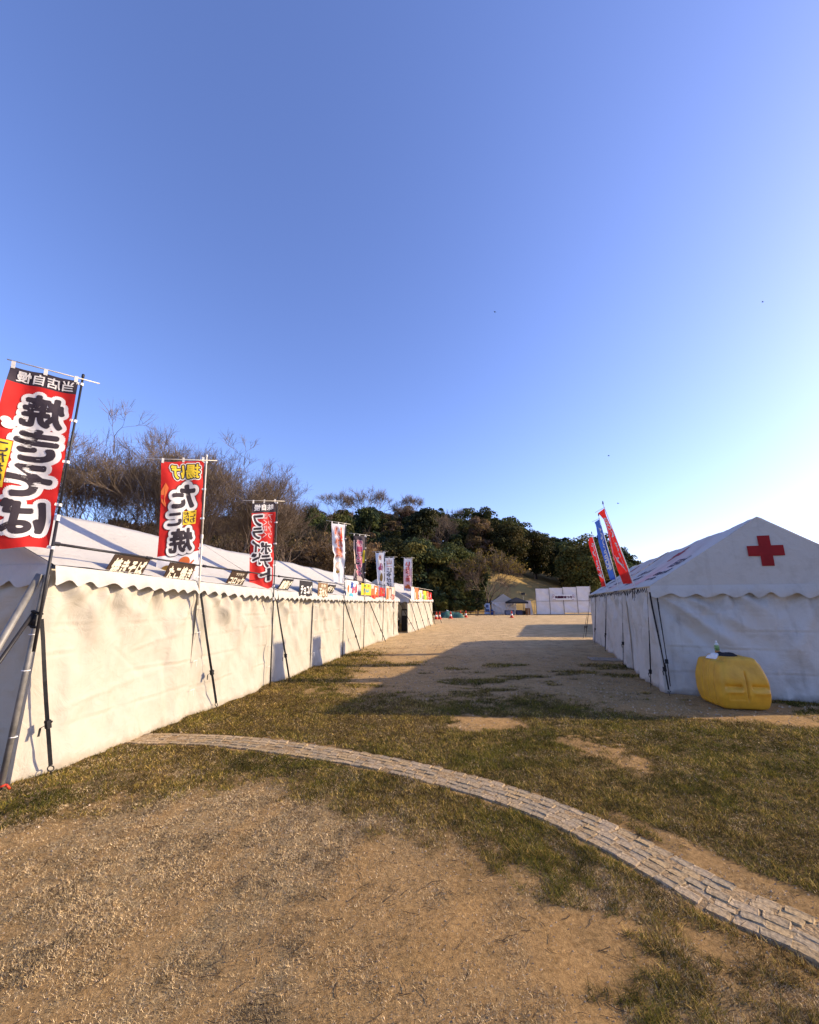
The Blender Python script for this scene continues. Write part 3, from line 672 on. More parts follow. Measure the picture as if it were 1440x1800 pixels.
# ---- right row
aR = R(18.0); uR = np.array([math.sin(aR), math.cos(aR)]); vR = np.array([math.cos(aR), -math.sin(aR)]); PR = np.array([4.59, 7.76])
def RW(s, x=0.0): p = PR + uR * s + vR * x; return p[0], p[1]
gR = 'weathered white tents in the right row'
W_R = 3.64
def cross2d(c, size, th):
    h = size / 2; t = th / 2; a, b = c
    return merge([rectp(a - t, b - h, a + t, b + h, 2, 8), rectp(a - h, b - t, a - t, b + t, 3, 3), rectp(a + t, b - t, a + h, b + t, 3, 3)])
right = []
labs = ['weathered white first aid tent with a red cross on its gable', 'second weathered white tent behind the first aid tent, red cross on roof']
for i in range(2):
    o = PR + uR * 5.6 * i
    t = Tent(labs[i], o, 18.0, 5.6, W_R, 1.93, 1.93, 3.12, 3.11, 2, 700 + 53 * i, CANVAS_OLDROOF, CANVAS_OLD, gR, 'first_aid_tent')
    t.side('x0', scallop=False, pleat=0.17, res=0.026 if i == 0 else 0.035, flare=0.07, inset=0.0, folds=((0.7, 1.85, 0.4, 0.9, 0.02, 0.07), (2.9, 1.8, 3.3, 0.6, 0.025, 0.08), (4.4, 1.8, 4.0, 0.3, -0.025, 0.08)))
    t.side('x1', scallop=False, res=0.09)
    if i == 0: t.gable('y0', res=0.022, period=0.40, folds=((0.02, 1.80, 1.35, 0.75, 0.075, 0.10), (0.05, 1.6, 1.1, 0.55, -0.035, 0.08), (0.25, 1.85, 1.7, 1.0, 0.04, 0.09), (2.6, 1.8, 2.0, 0.7, 0.03, 0.10), (1.75, 1.85, 1.85, 0.9, 0.02, 0.06), (2.35, 1.8, 2.55, 0.5, -0.02, 0.06)))
    if i == 1: t.gable('y1', res=0.06)
    t.frame()
    # rope lacing under the roof edge on the path side
    mb = MB(); rr = random.Random(i + 3); y = 0.15; pts = []; up = True
    while y < 5.5:
        pts.append((-0.062 - rr.uniform(0, 0.012), y, 1.865 - (0.0 if up else rr.uniform(0.05, 0.12)))); y += rr.uniform(0.05, 0.13); up = not up
    mb.path(pts, 0.006, 4)
    for _ in range(9):
        p = rr.choice(pts); mb.path([p, (p[0] - 0.01, p[1] + rr.uniform(-0.03, 0.03), p[2] - rr.uniform(0.08, 0.2))], 0.005, 4)
    mb.build('rope_lacing', BLACK, t.o)
    # red cross and lettering printed on the roof slope facing the path
    sl = math.hypot(W_R / 2, 1.19)
    def onroof(V2, lift):         # V2: (distance along tent, distance up the slope)
        x = V2[:, 1] / sl * W_R / 2; return np.stack([x, V2[:, 0], roof_z(x, V2[:, 0], W_R, 5.6, 1.93, 1.93, 3.12, 3.11, 2, t.seed) + lift + xlift(V2)], 1)
    V2, F = cross2d((2.75, 1.53), 0.62, 0.21); link('roof_cross', npmesh('roof_cross', onroof(V2, 0.006), F, CROSSRED), t.roof)
    tp = []
    for txt, rect in (('日本', (0.75, 0.86, 1.75, 1.22)), ('赤十字社', (3.05, 0.80, 4.7, 1.10)), ('奉仕団', (0.70, 0.50, 1.9, 0.70)), ('寄贈', (3.0, 0.46, 4.3, 0.64)), ('平成', (1.0, 0.27, 1.8, 0.40)), ('年度', (3.2, 0.24, 4.1, 0.36))):
        V2, F = text_rect(txt, rect, 0.035, 0.035, mirror=True); link('roof_lettering', npmesh('roof_lettering', onroof(V2, 0.008), F, PURPLEINK), t.roof)
    right.append(t)
# red cross on the gable
V2, F = cross2d((1.845, 2.49), 0.54, 0.185)
t = right[0]
X = V2[:, 0]; Z = V2[:, 1]; zt = roof_z(X, np.zeros_like(X), W_R, 5.6, 1.93, 1.93, 3.12, 3.11, 2, t.seed); T = (Z - 1.885) / (zt - 1.93 + 0.043)
wv = 0.035 * (fbm(X * 1.6, Z * 1.6, t.seed + 50, 4) - 0.5) * np.sin(np.pi * np.clip(T, 0, 1)) + 0.012
link('gable_cross', npmesh('gable_cross', np.stack([X, -wv - 0.014, Z], 1), F, CROSSRED), t.gab)
# third tent farther along the right row (seen by its shadow on the sand)
for i in range(2):
    o = PR + uR * (14.6 + 5.2 * i) + vR * 1.9
    t = Tent(['white tent farther along the right row, past a gap behind the first two', 'last white tent of the right row, hidden behind its neighbours'][i], o, 18.0, 5.2, W_R, 1.93, 1.93, 3.12, 3.11, 2, 900 + i * 17, CANVAS_OLDROOF, CANVAS_OLD, gR, 'market_tent')
    t.side('x0', res=0.07); t.side('x1', res=0.1)
    if i == 0: t.gable('y0', res=0.07)
    else: t.gable('y1', res=0.1)
    t.frame()

# ================================================================== NOBORI BANNERS
def bezier_poly(pts): return poly2d(pts)

def nobori(label, base, cdir, z0, ztop, prints, W=0.58, H=1.80, lean=(0, 0), pole=BLACKP, bands=None, seed=0, amp=0.03, narrow=0.0, swing=0.0, kink=None, bar=0.20, ground=True, group='nobori banners along the left tents', droop=0.0):
    """base (x,y) of the pole; cdir = angle of the crossbar (from pole to free edge); z' runs 0 (hem) .. H (top)"""
    o = thing('nobori_banner', label, 'banner', (base[0], base[1], 0 if ground else z0), cdir, group)
    zz = 0 if ground else z0
    lean = Vector((lean[0], lean[1], 0)); lean = Matrix.Rotation(-cdir, 3, 'Z') @ lean
    def pp(z): return Vector((lean.x * (z - z0) / (ztop - z0), lean.y * (z - z0) / (ztop - z0), z - zz))
    mb = MB(); zj = z0 + (ztop - z0) * 0.45
    mb.tube(pp(z0), pp(zj), 0.0135, n=8); mb.tube(pp(zj), pp(ztop), 0.0105, n=8); mb.lathe([(0.012, -0.01), (0.015, 0.0), (0.013, 0.025), (0.004, 0.032)], pp(ztop), 8)
    p = mb.build('pole', pole, o, True)
    mb = MB(); mb.tube(pp(zj - 0.03), pp(zj + 0.03), 0.0185, n=10); mb.build('joint_collar', WHITETAB, p)
    zc = ztop - 0.03; top = pp(zc)
    mb = MB(); mb.tube(top + Vector((-0.15, 0.012, -0.010)), top + Vector((W + bar, 0.012, 0.016 - droop * (1 + bar / W))), 0.0065, n=6); mb.build('crossbar', WHITEP, o, True)
    zhem = zc - 0.035 - H
    def surf(a, b, lift=0.0):
        """a from pole (m), b height over hem (m) -> local xyz arrays"""
        a = np.asarray(a, float); b = np.asarray(b, float); f = a / W; v = 1 - b / H
        z = zhem + b
        px = lean.x * (z - z0) / (ztop - z0); py = lean.y * (z - z0) / (ztop - z0)
        sc = 1 - narrow * np.sin(np.pi * np.clip(v, 0, 1) * 0.9) - 0.35 * narrow * v
        y = amp * np.sin(f * 5.0 + v * 5.2 + seed) * (0.25 + 0.75 * f) * smooth(0, 0.15, v) + 0.35 * amp * np.sin(f * 11 + v * 9 + seed * 2) * smooth(0, 0.1, v)
        y = y + swing * f * v ** 1.5 + 0.012 * (fbm(f * 3, v * 5, int(seed * 10) + 3, 3) - 0.5) + 0.007 * np.sin((f * 2.2 + v * 13) * 2 + seed) + 0.03 * (fbm(f * 2 + v * 4, f * 2 - v * 3, int(seed * 10) + 9, 3) - 0.5) * smooth(0, 0.08, v)
        if kink: y = y + kink[1] * np.exp(-((v - kink[0]) / 0.05) ** 2) * f
        x = px + 0.028 + a * sc
        zd = z - zz - droop * f - 0.035 * narrow * f + (0.02 * np.sin(f * 6 + seed) * v ** 3) - 0.016 * (1 - v) * 0
        # fabric sags a touch between the tabs on the bar
        zd = zd - 0.012 * np.sin(np.pi * np.clip(f * 2 % 1.0, 0, 1)) * smooth(0.1, 0.0, v)
        return np.stack([x, py + y + lift, zd], -1)
    na, nb_ = 26, 80
    A, B = np.meshgrid(np.linspace(0, W, na), np.linspace(0, H, nb_), indexing='ij')
    P = surf(A, B); F = gridfaces(na, nb_)
    bands = bands or [(0, H, RED)]; mats = [b[2] for b in bands]; cb = (B.reshape(-1)[F]).mean(1); mi = np.zeros(len(F), int)
    for k, (b0, b1, _) in enumerate(bands): mi[(cb >= b0) & (cb < b1)] = k
    cloth = link('cloth', npmesh('cloth', P.reshape(-1, 3), F, mats, True, mi), o)
    for k, (nm, V2, F2, m, lift) in enumerate(prints):
        link(nm, npmesh(nm, surf(V2[:, 0], V2[:, 1], lift + xlift(V2)), F2, m), cloth)
    for b in (H * 0.985, H * 0.75, H * 0.5, H * 0.25, 0.02):
        q = surf(np.array([0.012]), np.array([b]))[0]; c = pp(zhem + b)
        mb = MB(); mb.tube(c + Vector((0, 0, -0.014)), c + Vector((0, 0, 0.014)), 0.0165, n=10); mb.ribbon(c, Vector(q), 0.026, 0.003, (0, 0, 1)); mb.build('tab', WHITETAB, cloth)
    for a in (0.02, W * 0.5, W - 0.02):
        q = surf(np.array([a]), np.array([H - 0.02]))[0]; c = top + Vector((a + 0.028, 0.012, 0.001 - droop * a / W))
        mb = MB(); mb.ribbon(c + Vector((0, 0.008, 0.008)), Vector(q) + Vector((0, 0.004, 0)), 0.03, 0.003, (1, 0, 0)); mb.build('tab', WHITETAB, cloth)
    return o

def print_text(text, rect, ink, outs=(), off=0.03, lift0=0.006, name='lettering', vertical=True, mirror=False, gap=0.03):
    """fat lettering with outlines; outs = ((extra offset, material), ...) from the outermost in"""
    cells = column(text, rect, gap) if vertical else [(text, rect)]
    res = []; lf = lift0
    for ex, m in outs:
        V2, F = merge([text_rect(c, r, off + ex, off, mirror) for c, r in cells]); res.append((name + '_outline', V2, F, m, lf)); lf += 0.003
    V2, F = merge([text_rect(c, r, off, off, mirror) for c, r in cells]); res.append((name, V2, F, ink, lf))
    return res
def P_(nm, shape, m, lift=0.004): return [(nm, shape[0], shape[1], m, lift)]

def octopus2d(cx, cy, s):
    parts = [disc(cx, cy + 0.10 * s, 0.085 * s, 0.095 * s)]
    for a in (-1.0, -0.6, -0.2, 0.2, 0.6, 1.0):
        p = []; x, y = cx + a * 0.05 * s, cy + 0.04 * s
        L_ = [(x - 0.02 * s, y), (x + a * 0.05 * s - 0.018 * s, y - 0.07 * s), (x + a * 0.12 * s - 0.01 * s, y - 0.13 * s), (x + a * 0.14 * s + 0.012 * s, y - 0.13 * s), (x + a * 0.075 * s + 0.02 * s, y - 0.07 * s), (x + 0.02 * s, y)]
        parts.append(poly2d(L_))
    for a in (-1, 1): parts.append(poly2d([(cx + a * 0.06 * s, cy + 0.05 * s), (cx + a * 0.14 * s, cy + 0.11 * s), (cx + a * 0.155 * s, cy + 0.095 * s), (cx + a * 0.08 * s, cy + 0.02 * s)]))
    return merge(parts)

def cdir(v): return math.atan2(v[1], v[0])
pr = []
pr += print_text('当店自慢', (0.03, 1.655, 0.47, 1.775), WHITE, vertical=False, off=0.02)
pr += print_text('焼きそば', (0.055, 0.12, 0.385, 1.56), INK, ((0.105, WHITE),), off=0.045, gap=0.02)
pr += P_('label_panel', rectp(0.375, 0.55, 0.497, 1.03), RED2, 0.016) + P_('label_panel', rectp(0.38, 0.56, 0.492, 1.02), YEL, 0.019)
pr += print_text('こだわり', (0.395, 0.58, 0.475, 1.00), INK, off=0.02, lift0=0.022)
pr += P_('steam_cloud', merge([disc(0.435, 1.18, 0.045, 0.04), disc(0.46, 1.23, 0.035, 0.035), disc(0.41, 1.21, 0.03, 0.03)]), WHITE, 0.013)
pr += P_('steam_cloud', merge([disc(0.50, 0.16, 0.025, 0.05), disc(0.49, 0.08, 0.035, 0.05)]), WHITE, 0.005)
nobori('tall red fried noodle banner with black top band, at the left edge', LW(-0.20, 0.10), cdir((-0.62, -0.42)), 1.15, 3.96, pr, bands=[(0, 1.63, RED), (1.63, 1.8, DARK)], W=0.53, seed=0.6, amp=0.03, lean=(-0.02, -0.02), ground=False, bar=0.06, narrow=-0.04)

pr = []
pr += print_text('揚げ', (0.05, 1.52, 0.44, 1.75), YEL, ((0.13, WHITE), (0.07, INK)), off=0.03, vertical=False)
pr += print_text('た', (0.10, 1.06, 0.42, 1.45), INK, ((0.16, INK), (0.13, WHITE)), off=0.05)
pr += print_text('こ', (0.27, 0.82, 0.46, 1.03), INK, ((0.24, INK), (0.20, WHITE)), off=0.05)
pr += print_text('焼', (0.10, 0.42, 0.42, 0.80), INK, ((0.14, INK), (0.11, WHITE)), off=0.04)
pr += P_('label_panel', rectp(0.075, 0.83, 0.255, 1.03), YEL, 0.020)
pr += print_text('こわ', (0.085, 0.845, 0.155, 1.02), INK, off=0.02, lift0=0.023) + print_text('だり', (0.17, 0.845, 0.245, 1.02), INK, off=0.02, lift0=0.023)
pr += P_('octopus_drawing', octopus2d(0.20, 0.19, 0.92), ORANGE, 0.006) + P_('noodle_drawing', merge([disc(0.42, 0.21, 0.075, 0.06), disc(0.38, 0.12, 0.06, 0.05)]), BROWNP, 0.005) + P_('flame_drawing', poly2d([(0.50, 1.48), (0.46, 1.40), (0.52, 1.22), (0.49, 1.12), (0.55, 1.20), (0.56, 1.36)]), ORANGE, 0.005)
nobori('red fried octopus ball banner on a cream pole, red octopus at its foot', LW(2.0, 0.10), cdir((-0.48, -0.32)), 1.55, 3.80, pr, bands=[(0, 0.40, WHITE), (0.40, 1.8, RED)], pole=WHITEP, seed=2.1, amp=0.02, lean=(-0.03, -0.18), ground=False, W=0.56, narrow=0.06, droop=0.13)

pr = []
pr += print_text('味自慢', (0.05, 1.56, 0.42, 1.70), WHITE, vertical=False, off=0.03)
pr += print_text('フライド', (0.245, 0.46, 0.435, 1.48), INK, ((0.10, WHITE),), off=0.045)
pr += print_text('ポテト', (0.06, 0.14, 0.27, 0.92), INK, ((0.10, WHITE),), off=0.045, lift0=0.012)
pr += print_text('アツアツ', (0.06, 0.98, 0.14, 1.48), PALEPINK, off=0.01) + print_text('ほくほく', (0.16, 1.00, 0.24, 1.50), PALEPINK, off=0.01)
nobori('red fried potato banner with dark top band, third along the left', LW(4.35, 0.10), cdir((-0.46, -0.27)), 0.0, 3.70, pr, bands=[(0, 1.51, RED), (1.51, 1.8, DARK)], seed=3.3, amp=0.03, lean=(-0.03, -0.28), H=1.74, W=0.46, swing=0.10, droop=0.08)

pr = []
pr += print_text('いか焼', (0.12, 0.75, 0.38, 1.70), ORANGE, ((0.12, PALEPINK),), off=0.03)
pr += P_('fish_drawing', poly2d([(0.14, 1.66), (0.10, 1.35), (0.16, 1.22), (0.20, 1.40), (0.19, 1.64)]), RED, 0.014) + P_('face_drawing', disc(0.25, 0.48, 0.13, 0.13), PEACH, 0.005) + P_('face_drawing', disc(0.26, 0.30, 0.07, 0.05), BROWNP, 0.006)
nobori('crumpled white and pink banner, first of the five far thin banners', LW(8.65, 0.10), cdir((-0.40, -0.28)), 0.0, 4.06, pr, bands=[(0, 1.8, WHITE)], seed=4.4, amp=0.05, W=0.48, narrow=0.16, kink=(0.55, 0.12), lean=(-0.02, -0.06), swing=0.08)
pr = []
pr += print_text('チーズドッグ', (0.14, 0.30, 0.36, 1.62), PINK, ((0.10, PALEPINK),), off=0.04)
pr += P_('label_panel', rectp(0.03, 0.80, 0.115, 1.25), YEL, 0.014) + P_('hem_drawing', disc(0.25, 0.17, 0.17, 0.16), PEACH, 0.005) + P_('edge_stripe', rectp(0.43, 0.0, 0.478, 1.62), PEACH, 0.004)
nobori('dark banner with a column of pink lettering and a yellow label', LW(10.9, 0.10), cdir((-0.42, -0.26)), 0.0, 4.06, pr, bands=[(0, 1.8, DARK)], seed=5.2, amp=0.05, W=0.48, narrow=0.12, swing=-0.08)
pr = []
pr += print_text('氷', (0.16, 1.46, 0.36, 1.70), ORANGE, off=0.03) + P_('blossom_drawing', merge([disc(0.24, 1.18, 0.13, 0.15), disc(0.16, 1.10, 0.09, 0.1), disc(0.33, 1.12, 0.09, 0.1)]), PINK, 0.006) + P_('cake_drawing', disc(0.21, 0.72, 0.12, 0.19), BROWNP, 0.006) + P_('sky_corner', poly2d([(0.30, 1.79), (0.50, 1.79), (0.50, 1.20)]), PALEBLUE, 0.004)
pr += print_text('はし', (0.16, 0.22, 0.36, 0.50), DARK, off=0.0)
nobori('white banner with a pink blossom and a brown round cake', LW(13.75, 0.10), cdir((-0.50, 0.30)), 0.0, 3.81, pr, bands=[(0, 1.8, WHITE)], seed=6.3, amp=0.06, W=0.50, narrow=0.22, swing=-0.15, lean=(0.06, 0.1))
pr = []
pr += print_text('山', (0.12, 1.45, 0.36, 1.72), ORANGE, off=0.02) + P_('rule_line', rectp(0.10, 1.36, 0.38, 1.38, 3, 1), PINK, 0.006) + print_text('じゃがばた', (0.12, 0.12, 0.36, 1.30), DARK, off=0.025)
nobori('white banner with a column of black letters under a red mark', LW(16.05, 0.10), cdir((-0.42, 0.05)), 0.0, 3.80, pr, bands=[(0, 1.8, WHITE)], seed=7.1, amp=0.03, W=0.46, narrow=0.05)
pr = []
pr += print_text('いちご飴', (0.10, 0.50, 0.32, 1.60), RED, ((0.12, PALEPINK),), off=0.03) + P_('berry_drawing', merge([disc(0.22, 0.27, 0.11, 0.10), disc(0.14, 0.20, 0.07, 0.08), disc(0.30, 0.20, 0.07, 0.08)]), ORANGE, 0.006) + P_('hem_band', rectp(0.0, 0.0, 0.42, 0.12), PALEBLUE, 0.004)
nobori('pink strawberry banner, farthest of the banners on the left', (PB + uB * 0.75 + nB * 0.10).tolist(), cdir((-0.42, -0.05)), 0.0, 4.06, pr, bands=[(0, 1.2, PALEPINK), (1.2, 1.8, WHITE)], pole=WHITEP, seed=8.8, amp=0.03, W=0.43, narrow=-0.06, lean=(-0.05, -0.25))

# ================================================================== SIGN BOARDS hung on the rail
def rail(label, s0, s1, z0, z1, out=0.085, r=0.011):
    o = thing('support_rail', label, 'rail', (*LW((s0 + s1) / 2, out), (z0 + z1) / 2), math.pi / 2 - aL, 'rails carrying the food signs'); h = (s1 - s0) / 2; dz = (z1 - z0) / 2
    mb = MB(); mb.tube((-h, 0, -dz), (0.1 * h, 0, 0.1 * dz), r * 1.25, n=8); mb.tube((0.1 * h, 0, 0.1 * dz), (h, 0, dz), r, n=8); mb.build('rod', BLACKP, o, True)
    mb = MB(); mb.tube((0.05 * h, 0, 0.05 * dz), (0.13 * h, 0, 0.13 * dz), r * 1.7, n=8); mb.build('clamp', BLACKP, o); mb = MB(); mb.tube((-h, 0, -dz), (-h + 0.06, 0, -dz), r * 1.9, n=8); mb.build('clamp', BLACKP, o)
rail('black telescopic rail above the fried noodle sign, nearest on the left', -0.2, 2.0, 2.16, 2.13); rail('black telescopic rail above the croquette sign', 2.04, 4.33, 2.13, 2.12)
rail('black rail above the four small dark signs', 4.40, 8.55, 2.12, 2.12); rail('far rail above the colourful food signs', 8.7, 16.0, 2.30, 2.30)

def sign(label, s0, s1, zt, zb, board, ink, rows, tilt=0.07, out=0.085, flag=False, shift=-0.06, extra=(), base=None, ang=None, name='food_sign'):
    Wd, Hd = s1 - s0, zt - zb
    if base is None: bx = LW((s0 + s1) / 2, out); a = math.pi / 2 - aL
    else: q = base[0] + base[1] * (s0 + s1) / 2 + base[2] * out; bx = (q[0], q[1]); a = ang
    o = thing(name, label, 'sign', (*bx, zb), a, 'food signs along the left tents')
    # local: x along the wall (near -> far), y into the tent, z up; top hangs at y=0, hem leans in
    def mp(X, Z, lift):
        X = np.asarray(X, float); Z = np.asarray(Z, float); f = 1 - Z / Hd
        y = tilt * f - lift
        if flag: y = y + 0.02 * np.sin(X * 9 + s0) * f + 0.02 * np.sin(X * 4 + s0)
        return np.stack([X + shift * f, y, Z], -1)
    nx, nz = (14, 8) if flag else (3, 3)
    X, Z = np.meshgrid(np.linspace(-Wd / 2, Wd / 2, nx), np.linspace(0, Hd, nz), indexing='ij')
    th = 0.002 if flag else 0.010
    Pf = mp(X, Z, 0.0).reshape(-1, 3); Pb = mp(X, Z, -th).reshape(-1, 3); F = gridfaces(nx, nz); n0 = len(Pf)
    rim = [(i * nz, (i + 1) * nz) for i in range(nx - 1)] + [((i + 1) * nz + nz - 1, i * nz + nz - 1) for i in range(nx - 1)] + [(j + 1, j) for j in range(nz - 1)] + [((nx - 1) * nz + j, (nx - 1) * nz + j + 1) for j in range(nz - 1)]
    FF = np.concatenate([F, F[:, ::-1] + n0, np.array([(a_, b_, b_ + n0, a_ + n0) for a_, b_ in rim])[:, ::-1]])
    bd = link('board', npmesh('board', np.concatenate([Pf, Pb]), FF, board), o)
    lf = 0.004
    for nm, sh, m in extra:
        V2, F2 = sh; link(nm, npmesh(nm, mp(V2[:, 0] * Wd / 2, V2[:, 1] * Hd, lf), F2, m), bd); lf += 0.002
    for txt, (a0, b0, a1, b1), m, of in rows:
        V2, F2 = text_rect(txt, (a0 * Wd / 2, b0 * Hd, a1 * Wd / 2, b1 * Hd), of, of); link('lettering', npmesh('lettering', mp(V2[:, 0], V2[:, 1], lf + 0.002 + xlift(V2)), F2, m or ink), bd)
    mb = MB()
    for xx in (-Wd * 0.4, Wd * 0.4): mb.torus((xx, 0.0, Hd + 0.004), 0.016, 0.0025, (1, 0, 0), 8, 4)
    tag(mb.build('tie', BLACK, bd), kind='stuff')
    return o
full = (-0.88, 0.10, 0.90, 0.86)
sign('dark board reading fried noodles in cream brush letters, nearest sign', 0.51, 1.03, 2.135, 1.88, SIGNWOOD, CREAMINK, [('焼きそば', full, None, 0.045)])
sign('dark board reading octopus balls in cream brush letters', 1.37, 1.88, 2.125, 1.87, SIGNWOOD, CREAMINK, [('たこ焼き', full, None, 0.045)], shift=-0.03)
sign('dark board reading croquettes, small word above it', 2.79, 3.28, 2.115, 1.87, SIGNWOOD, CREAMINK, [('コロッケ', (-0.85, 0.1, 0.9, 0.62), None, 0.045), ('サクサク', (-0.4, 0.70, 0.55, 0.9), None, 0.02)])
sign('small black board hung askew, first past the potato banner', 4.65, 5.15, 2.09, 1.845, SIGNBLACK, CREAMINK, [('唐揚げ', full, None, 0.05)], shift=-0.14)
sign('square black board reading chocolate banana in white', 5.46, 6.2, 2.09, 1.73, SIGNBLACK, WHITETAB, [('チョコバ', (-0.85, 0.14, 0.85, 0.74), None, 0.04)], shift=0, tilt=0.0)
sign('square brown board with tan letters, between two black boards', 6.57, 7.25, 2.09, 1.71, SIGNTAN, CREAMINK, [('玉せん', (-0.8, 0.1, 0.85, 0.64), None, 0.045), ('名物', (-0.5, 0.70, 0.5, 0.92), None, 0.02)], shift=0, tilt=0.0)
sign('small tilted black board, last of the dark boards', 7.32, 7.92, 2.07, 1.84, SIGNBLACK, CREAMINK, [('ポテト', full, None, 0.05)], shift=-0.10)
sign('white shaved ice sheet with red, blue and pink marks', 8.90, 10.06, 2.28, 1.72, WHITE, BLUE, [('氷', (-0.25, 0.55, 0.2, 0.95), BLUE, 0.06), ('かき', (0.0, 0.28, 0.6, 0.72), PINK, 0.05)], shift=0, tilt=0.02, flag=True, extra=(('syrup_drawing', disc(-0.65, 0.52, 0.22, 0.22), ORANGE), ('cup_drawing', poly2d([(-0.85, 0.02), (-0.5, 0.02), (-0.42, 0.34), (-0.92, 0.34)]), PEACH), ('bowl_drawing', disc(-0.08, 0.14, 0.28, 0.15), CYAN), ('syrup_drawing', poly2d([(0.55, 0.3), (0.8, 0.35), (0.75, 0.9), (0.6, 0.8)]), RED)))
sign('yellow sheet with teal letters, among the food signs', 10.55, 11.86, 2.25, 1.84, YEL, CYAN, [('ラムネ', (-0.55, 0.22, 0.5, 0.58), CYAN, 0.06)], shift=0, tilt=0.02, flag=True, extra=(('leaf_drawing', disc(-0.35, 0.82, 0.18, 0.1), mat('print_green', (0.15, 0.38, 0.03), 0.7, 6, 0.2)), ('fruit_drawing', disc(0.3, 0.82, 0.2, 0.09), ORANGE)))
sign('orange red sheet with a large white letter, right of the yellow one', 11.88, 13.07, 2.23, 1.71, ORANGE, WHITE, [('ド', (-0.3, 0.35, 0.5, 0.88), WHITE, 0.06)], shift=0, tilt=0.02, flag=True, extra=(('corner_panel', poly2d([(-1, 0.75), (-0.55, 0.75), (-0.55, 1), (-1, 1)]), PEACH), ('base_panel', rectp(-0.8, 0.05, 0.8, 0.28), RED)))
sign('plain red sheet half hidden among the food signs', 13.17, 14.2, 2.19, 1.83, RED, ORANGE, [('カレー', (-0.7, 0.2, 0.7, 0.8), ORANGE, 0.05)], shift=0, tilt=0.02, flag=True)
sign('peach sheet with a dark sausage picture at the end of the first row', 14.35, 16.3, 2.29, 1.60, PEACH, DARK, [('フランク', (0.3, 0.1, 0.85, 0.55), RED, 0.05)], shift=0, tilt=0.02, flag=True, extra=(('dark_panel', rectp(-0.25, 0.02, 0.25, 0.95), DARK), ('sausage_drawing', disc(0.0, 0.5, 0.13, 0.4), PEACH), ('red_panel', rectp(-0.9, 0.1, -0.45, 0.9), ORANGE)))
for (s0, s1, zt, zb, bd, lab, ex) in ((0.35, 1.25, 2.42, 1.72, WHITE, 'white sheet with pink marks, first beyond the gap', (('pink_mark', rectp(-0.4, 0.2, 0.1, 0.85), PINK),)), (1.3, 2.5, 2.42, 1.72, ORANGE, 'orange sheet with a brown bottle, second beyond the gap', (('bottle_drawing', disc(0.3, 0.4, 0.2, 0.36), BROWNP), ('pale_panel', rectp(-0.9, 0.1, -0.3, 0.6), PEACH))),
        (2.8, 3.9, 2.32, 1.74, PEACH, 'cream sheet with faint marks, third beyond the gap', (('mark', rectp(-0.2, 0.2, 0.2, 0.7), YEL),)), (4.4, 5.6, 2.30, 1.74, YEL, 'yellow and green sheet, fourth beyond the gap', (('green_panel', rectp(-0.9, 0.05, -0.2, 0.6), MATS['print_green']),)), (5.7, 6.6, 2.30, 1.74, ORANGE, 'orange sheet next to last on the far tents', (('pale_mark', rectp(-0.4, 0.2, 0.3, 0.8), PEACH),)), (6.8, 7.9, 2.25, 1.74, RED, 'red sheet, last on the far left tents', (('pale_mark', rectp(-0.5, 0.3, 0.4, 0.7), PALEPINK),))):
    sign(lab, s0, s1, zt, zb, bd, DARK, [], shift=0, tilt=0.0, flag=True, extra=ex, base=(PB, uB, nB), ang=math.pi / 2 - R(aB))
mb = MB(); mb.tube((0, -4.2, 0), (0, 4.2, 0), 0.011, n=6); q = PB + uB * 4.2 + nB * 0.1
tag(mb.build('support_rail', WHITEP, None, True, (q[0], q[1], 2.42)), 'pale rail above the sheets on the far left tents', 'rail', 'rails carrying the food signs'); bpy.context.scene.collection.objects[-1].rotation_euler = (0, 0, -R(aB))

# ================================================================== RED AND BLUE DRINK FLAGS on the right row
def drink_flag(label, s, z0, zb, zt, kb, kt, cloth, prints, W=0.5, seed=0.0):
    bx = RW(s, -0.02); o = thing('drink_flag', label, 'flag', (*bx, z0), math.pi / 2 - aR + R(14), 'drink flags above the right tents')
    H = zt - zb
    def ln(z): return -(kb + (kt - kb) * (z - zb) / (zt - zb))          # lean towards the path (+y local)
    mb = MB(); mb.tube((0, ln(z0), 0), (0, ln(zt + 0.10), zt + 0.10 - z0), 0.012, 0.009, 8); p = mb.build('pole', WHITETAB, o, True)
    mb = MB(); mb.lathe([(0.010, 0), (0.018, 0.02), (0.016, 0.06), (0.006, 0.09)], (0, ln(zt + 0.1), zt + 0.09 - z0), 8); mb.build('pole_cap', BLACKP, p)
    mb = MB(); mb.tube((-0.03, ln(zt) + 0.01, zt + 0.012 - z0), (W + 0.04, ln(zt) + 0.01, zt + 0.02 - z0), 0.006, n=6); mb.build('crossbar', WHITETAB, o)
    def surf(a, b, lift=0.0):
        a = np.asarray(a, float); b = np.asarray(b, float); f = a / W; v = 1 - b / H; z = zb + b
        y = ln(z) + 0.05 * np.sin(f * 4 + v * 4 + seed) * f * smooth(0, .1, v) + 0.02 * np.sin(f * 9 + v * 7 + seed) * smooth(0, .1, v) - 0.05 * f * (1 - v)
        return np.stack([0.02 + a * (1 - 0.25 * np.sin(np.pi * v)), y + lift, z - z0], -1)
    A, B = np.meshgrid(np.linspace(0, W, 22), np.linspace(0, H, 60), indexing='ij')
    c = link('cloth', npmesh('cloth', surf(A, B).reshape(-1, 3), gridfaces(22, 60), cloth, True), o)
    for nm, V2, F2, m, lift in prints: link(nm, npmesh(nm, surf(V2[:, 0], V2[:, 1], lift + xlift(V2)), F2, m), c)
    for b in (0.03, H * 0.33, H * 0.66, H - 0.03):
        q = surf(np.array([0.01]), np.array([b]))[0]; mb = MB(); mb.ribbon((0, ln(zb + b), zb + b - z0), q, 0.03, 0.004, (0, 0, 1)); mb.build('tab', WHITETAB, c)
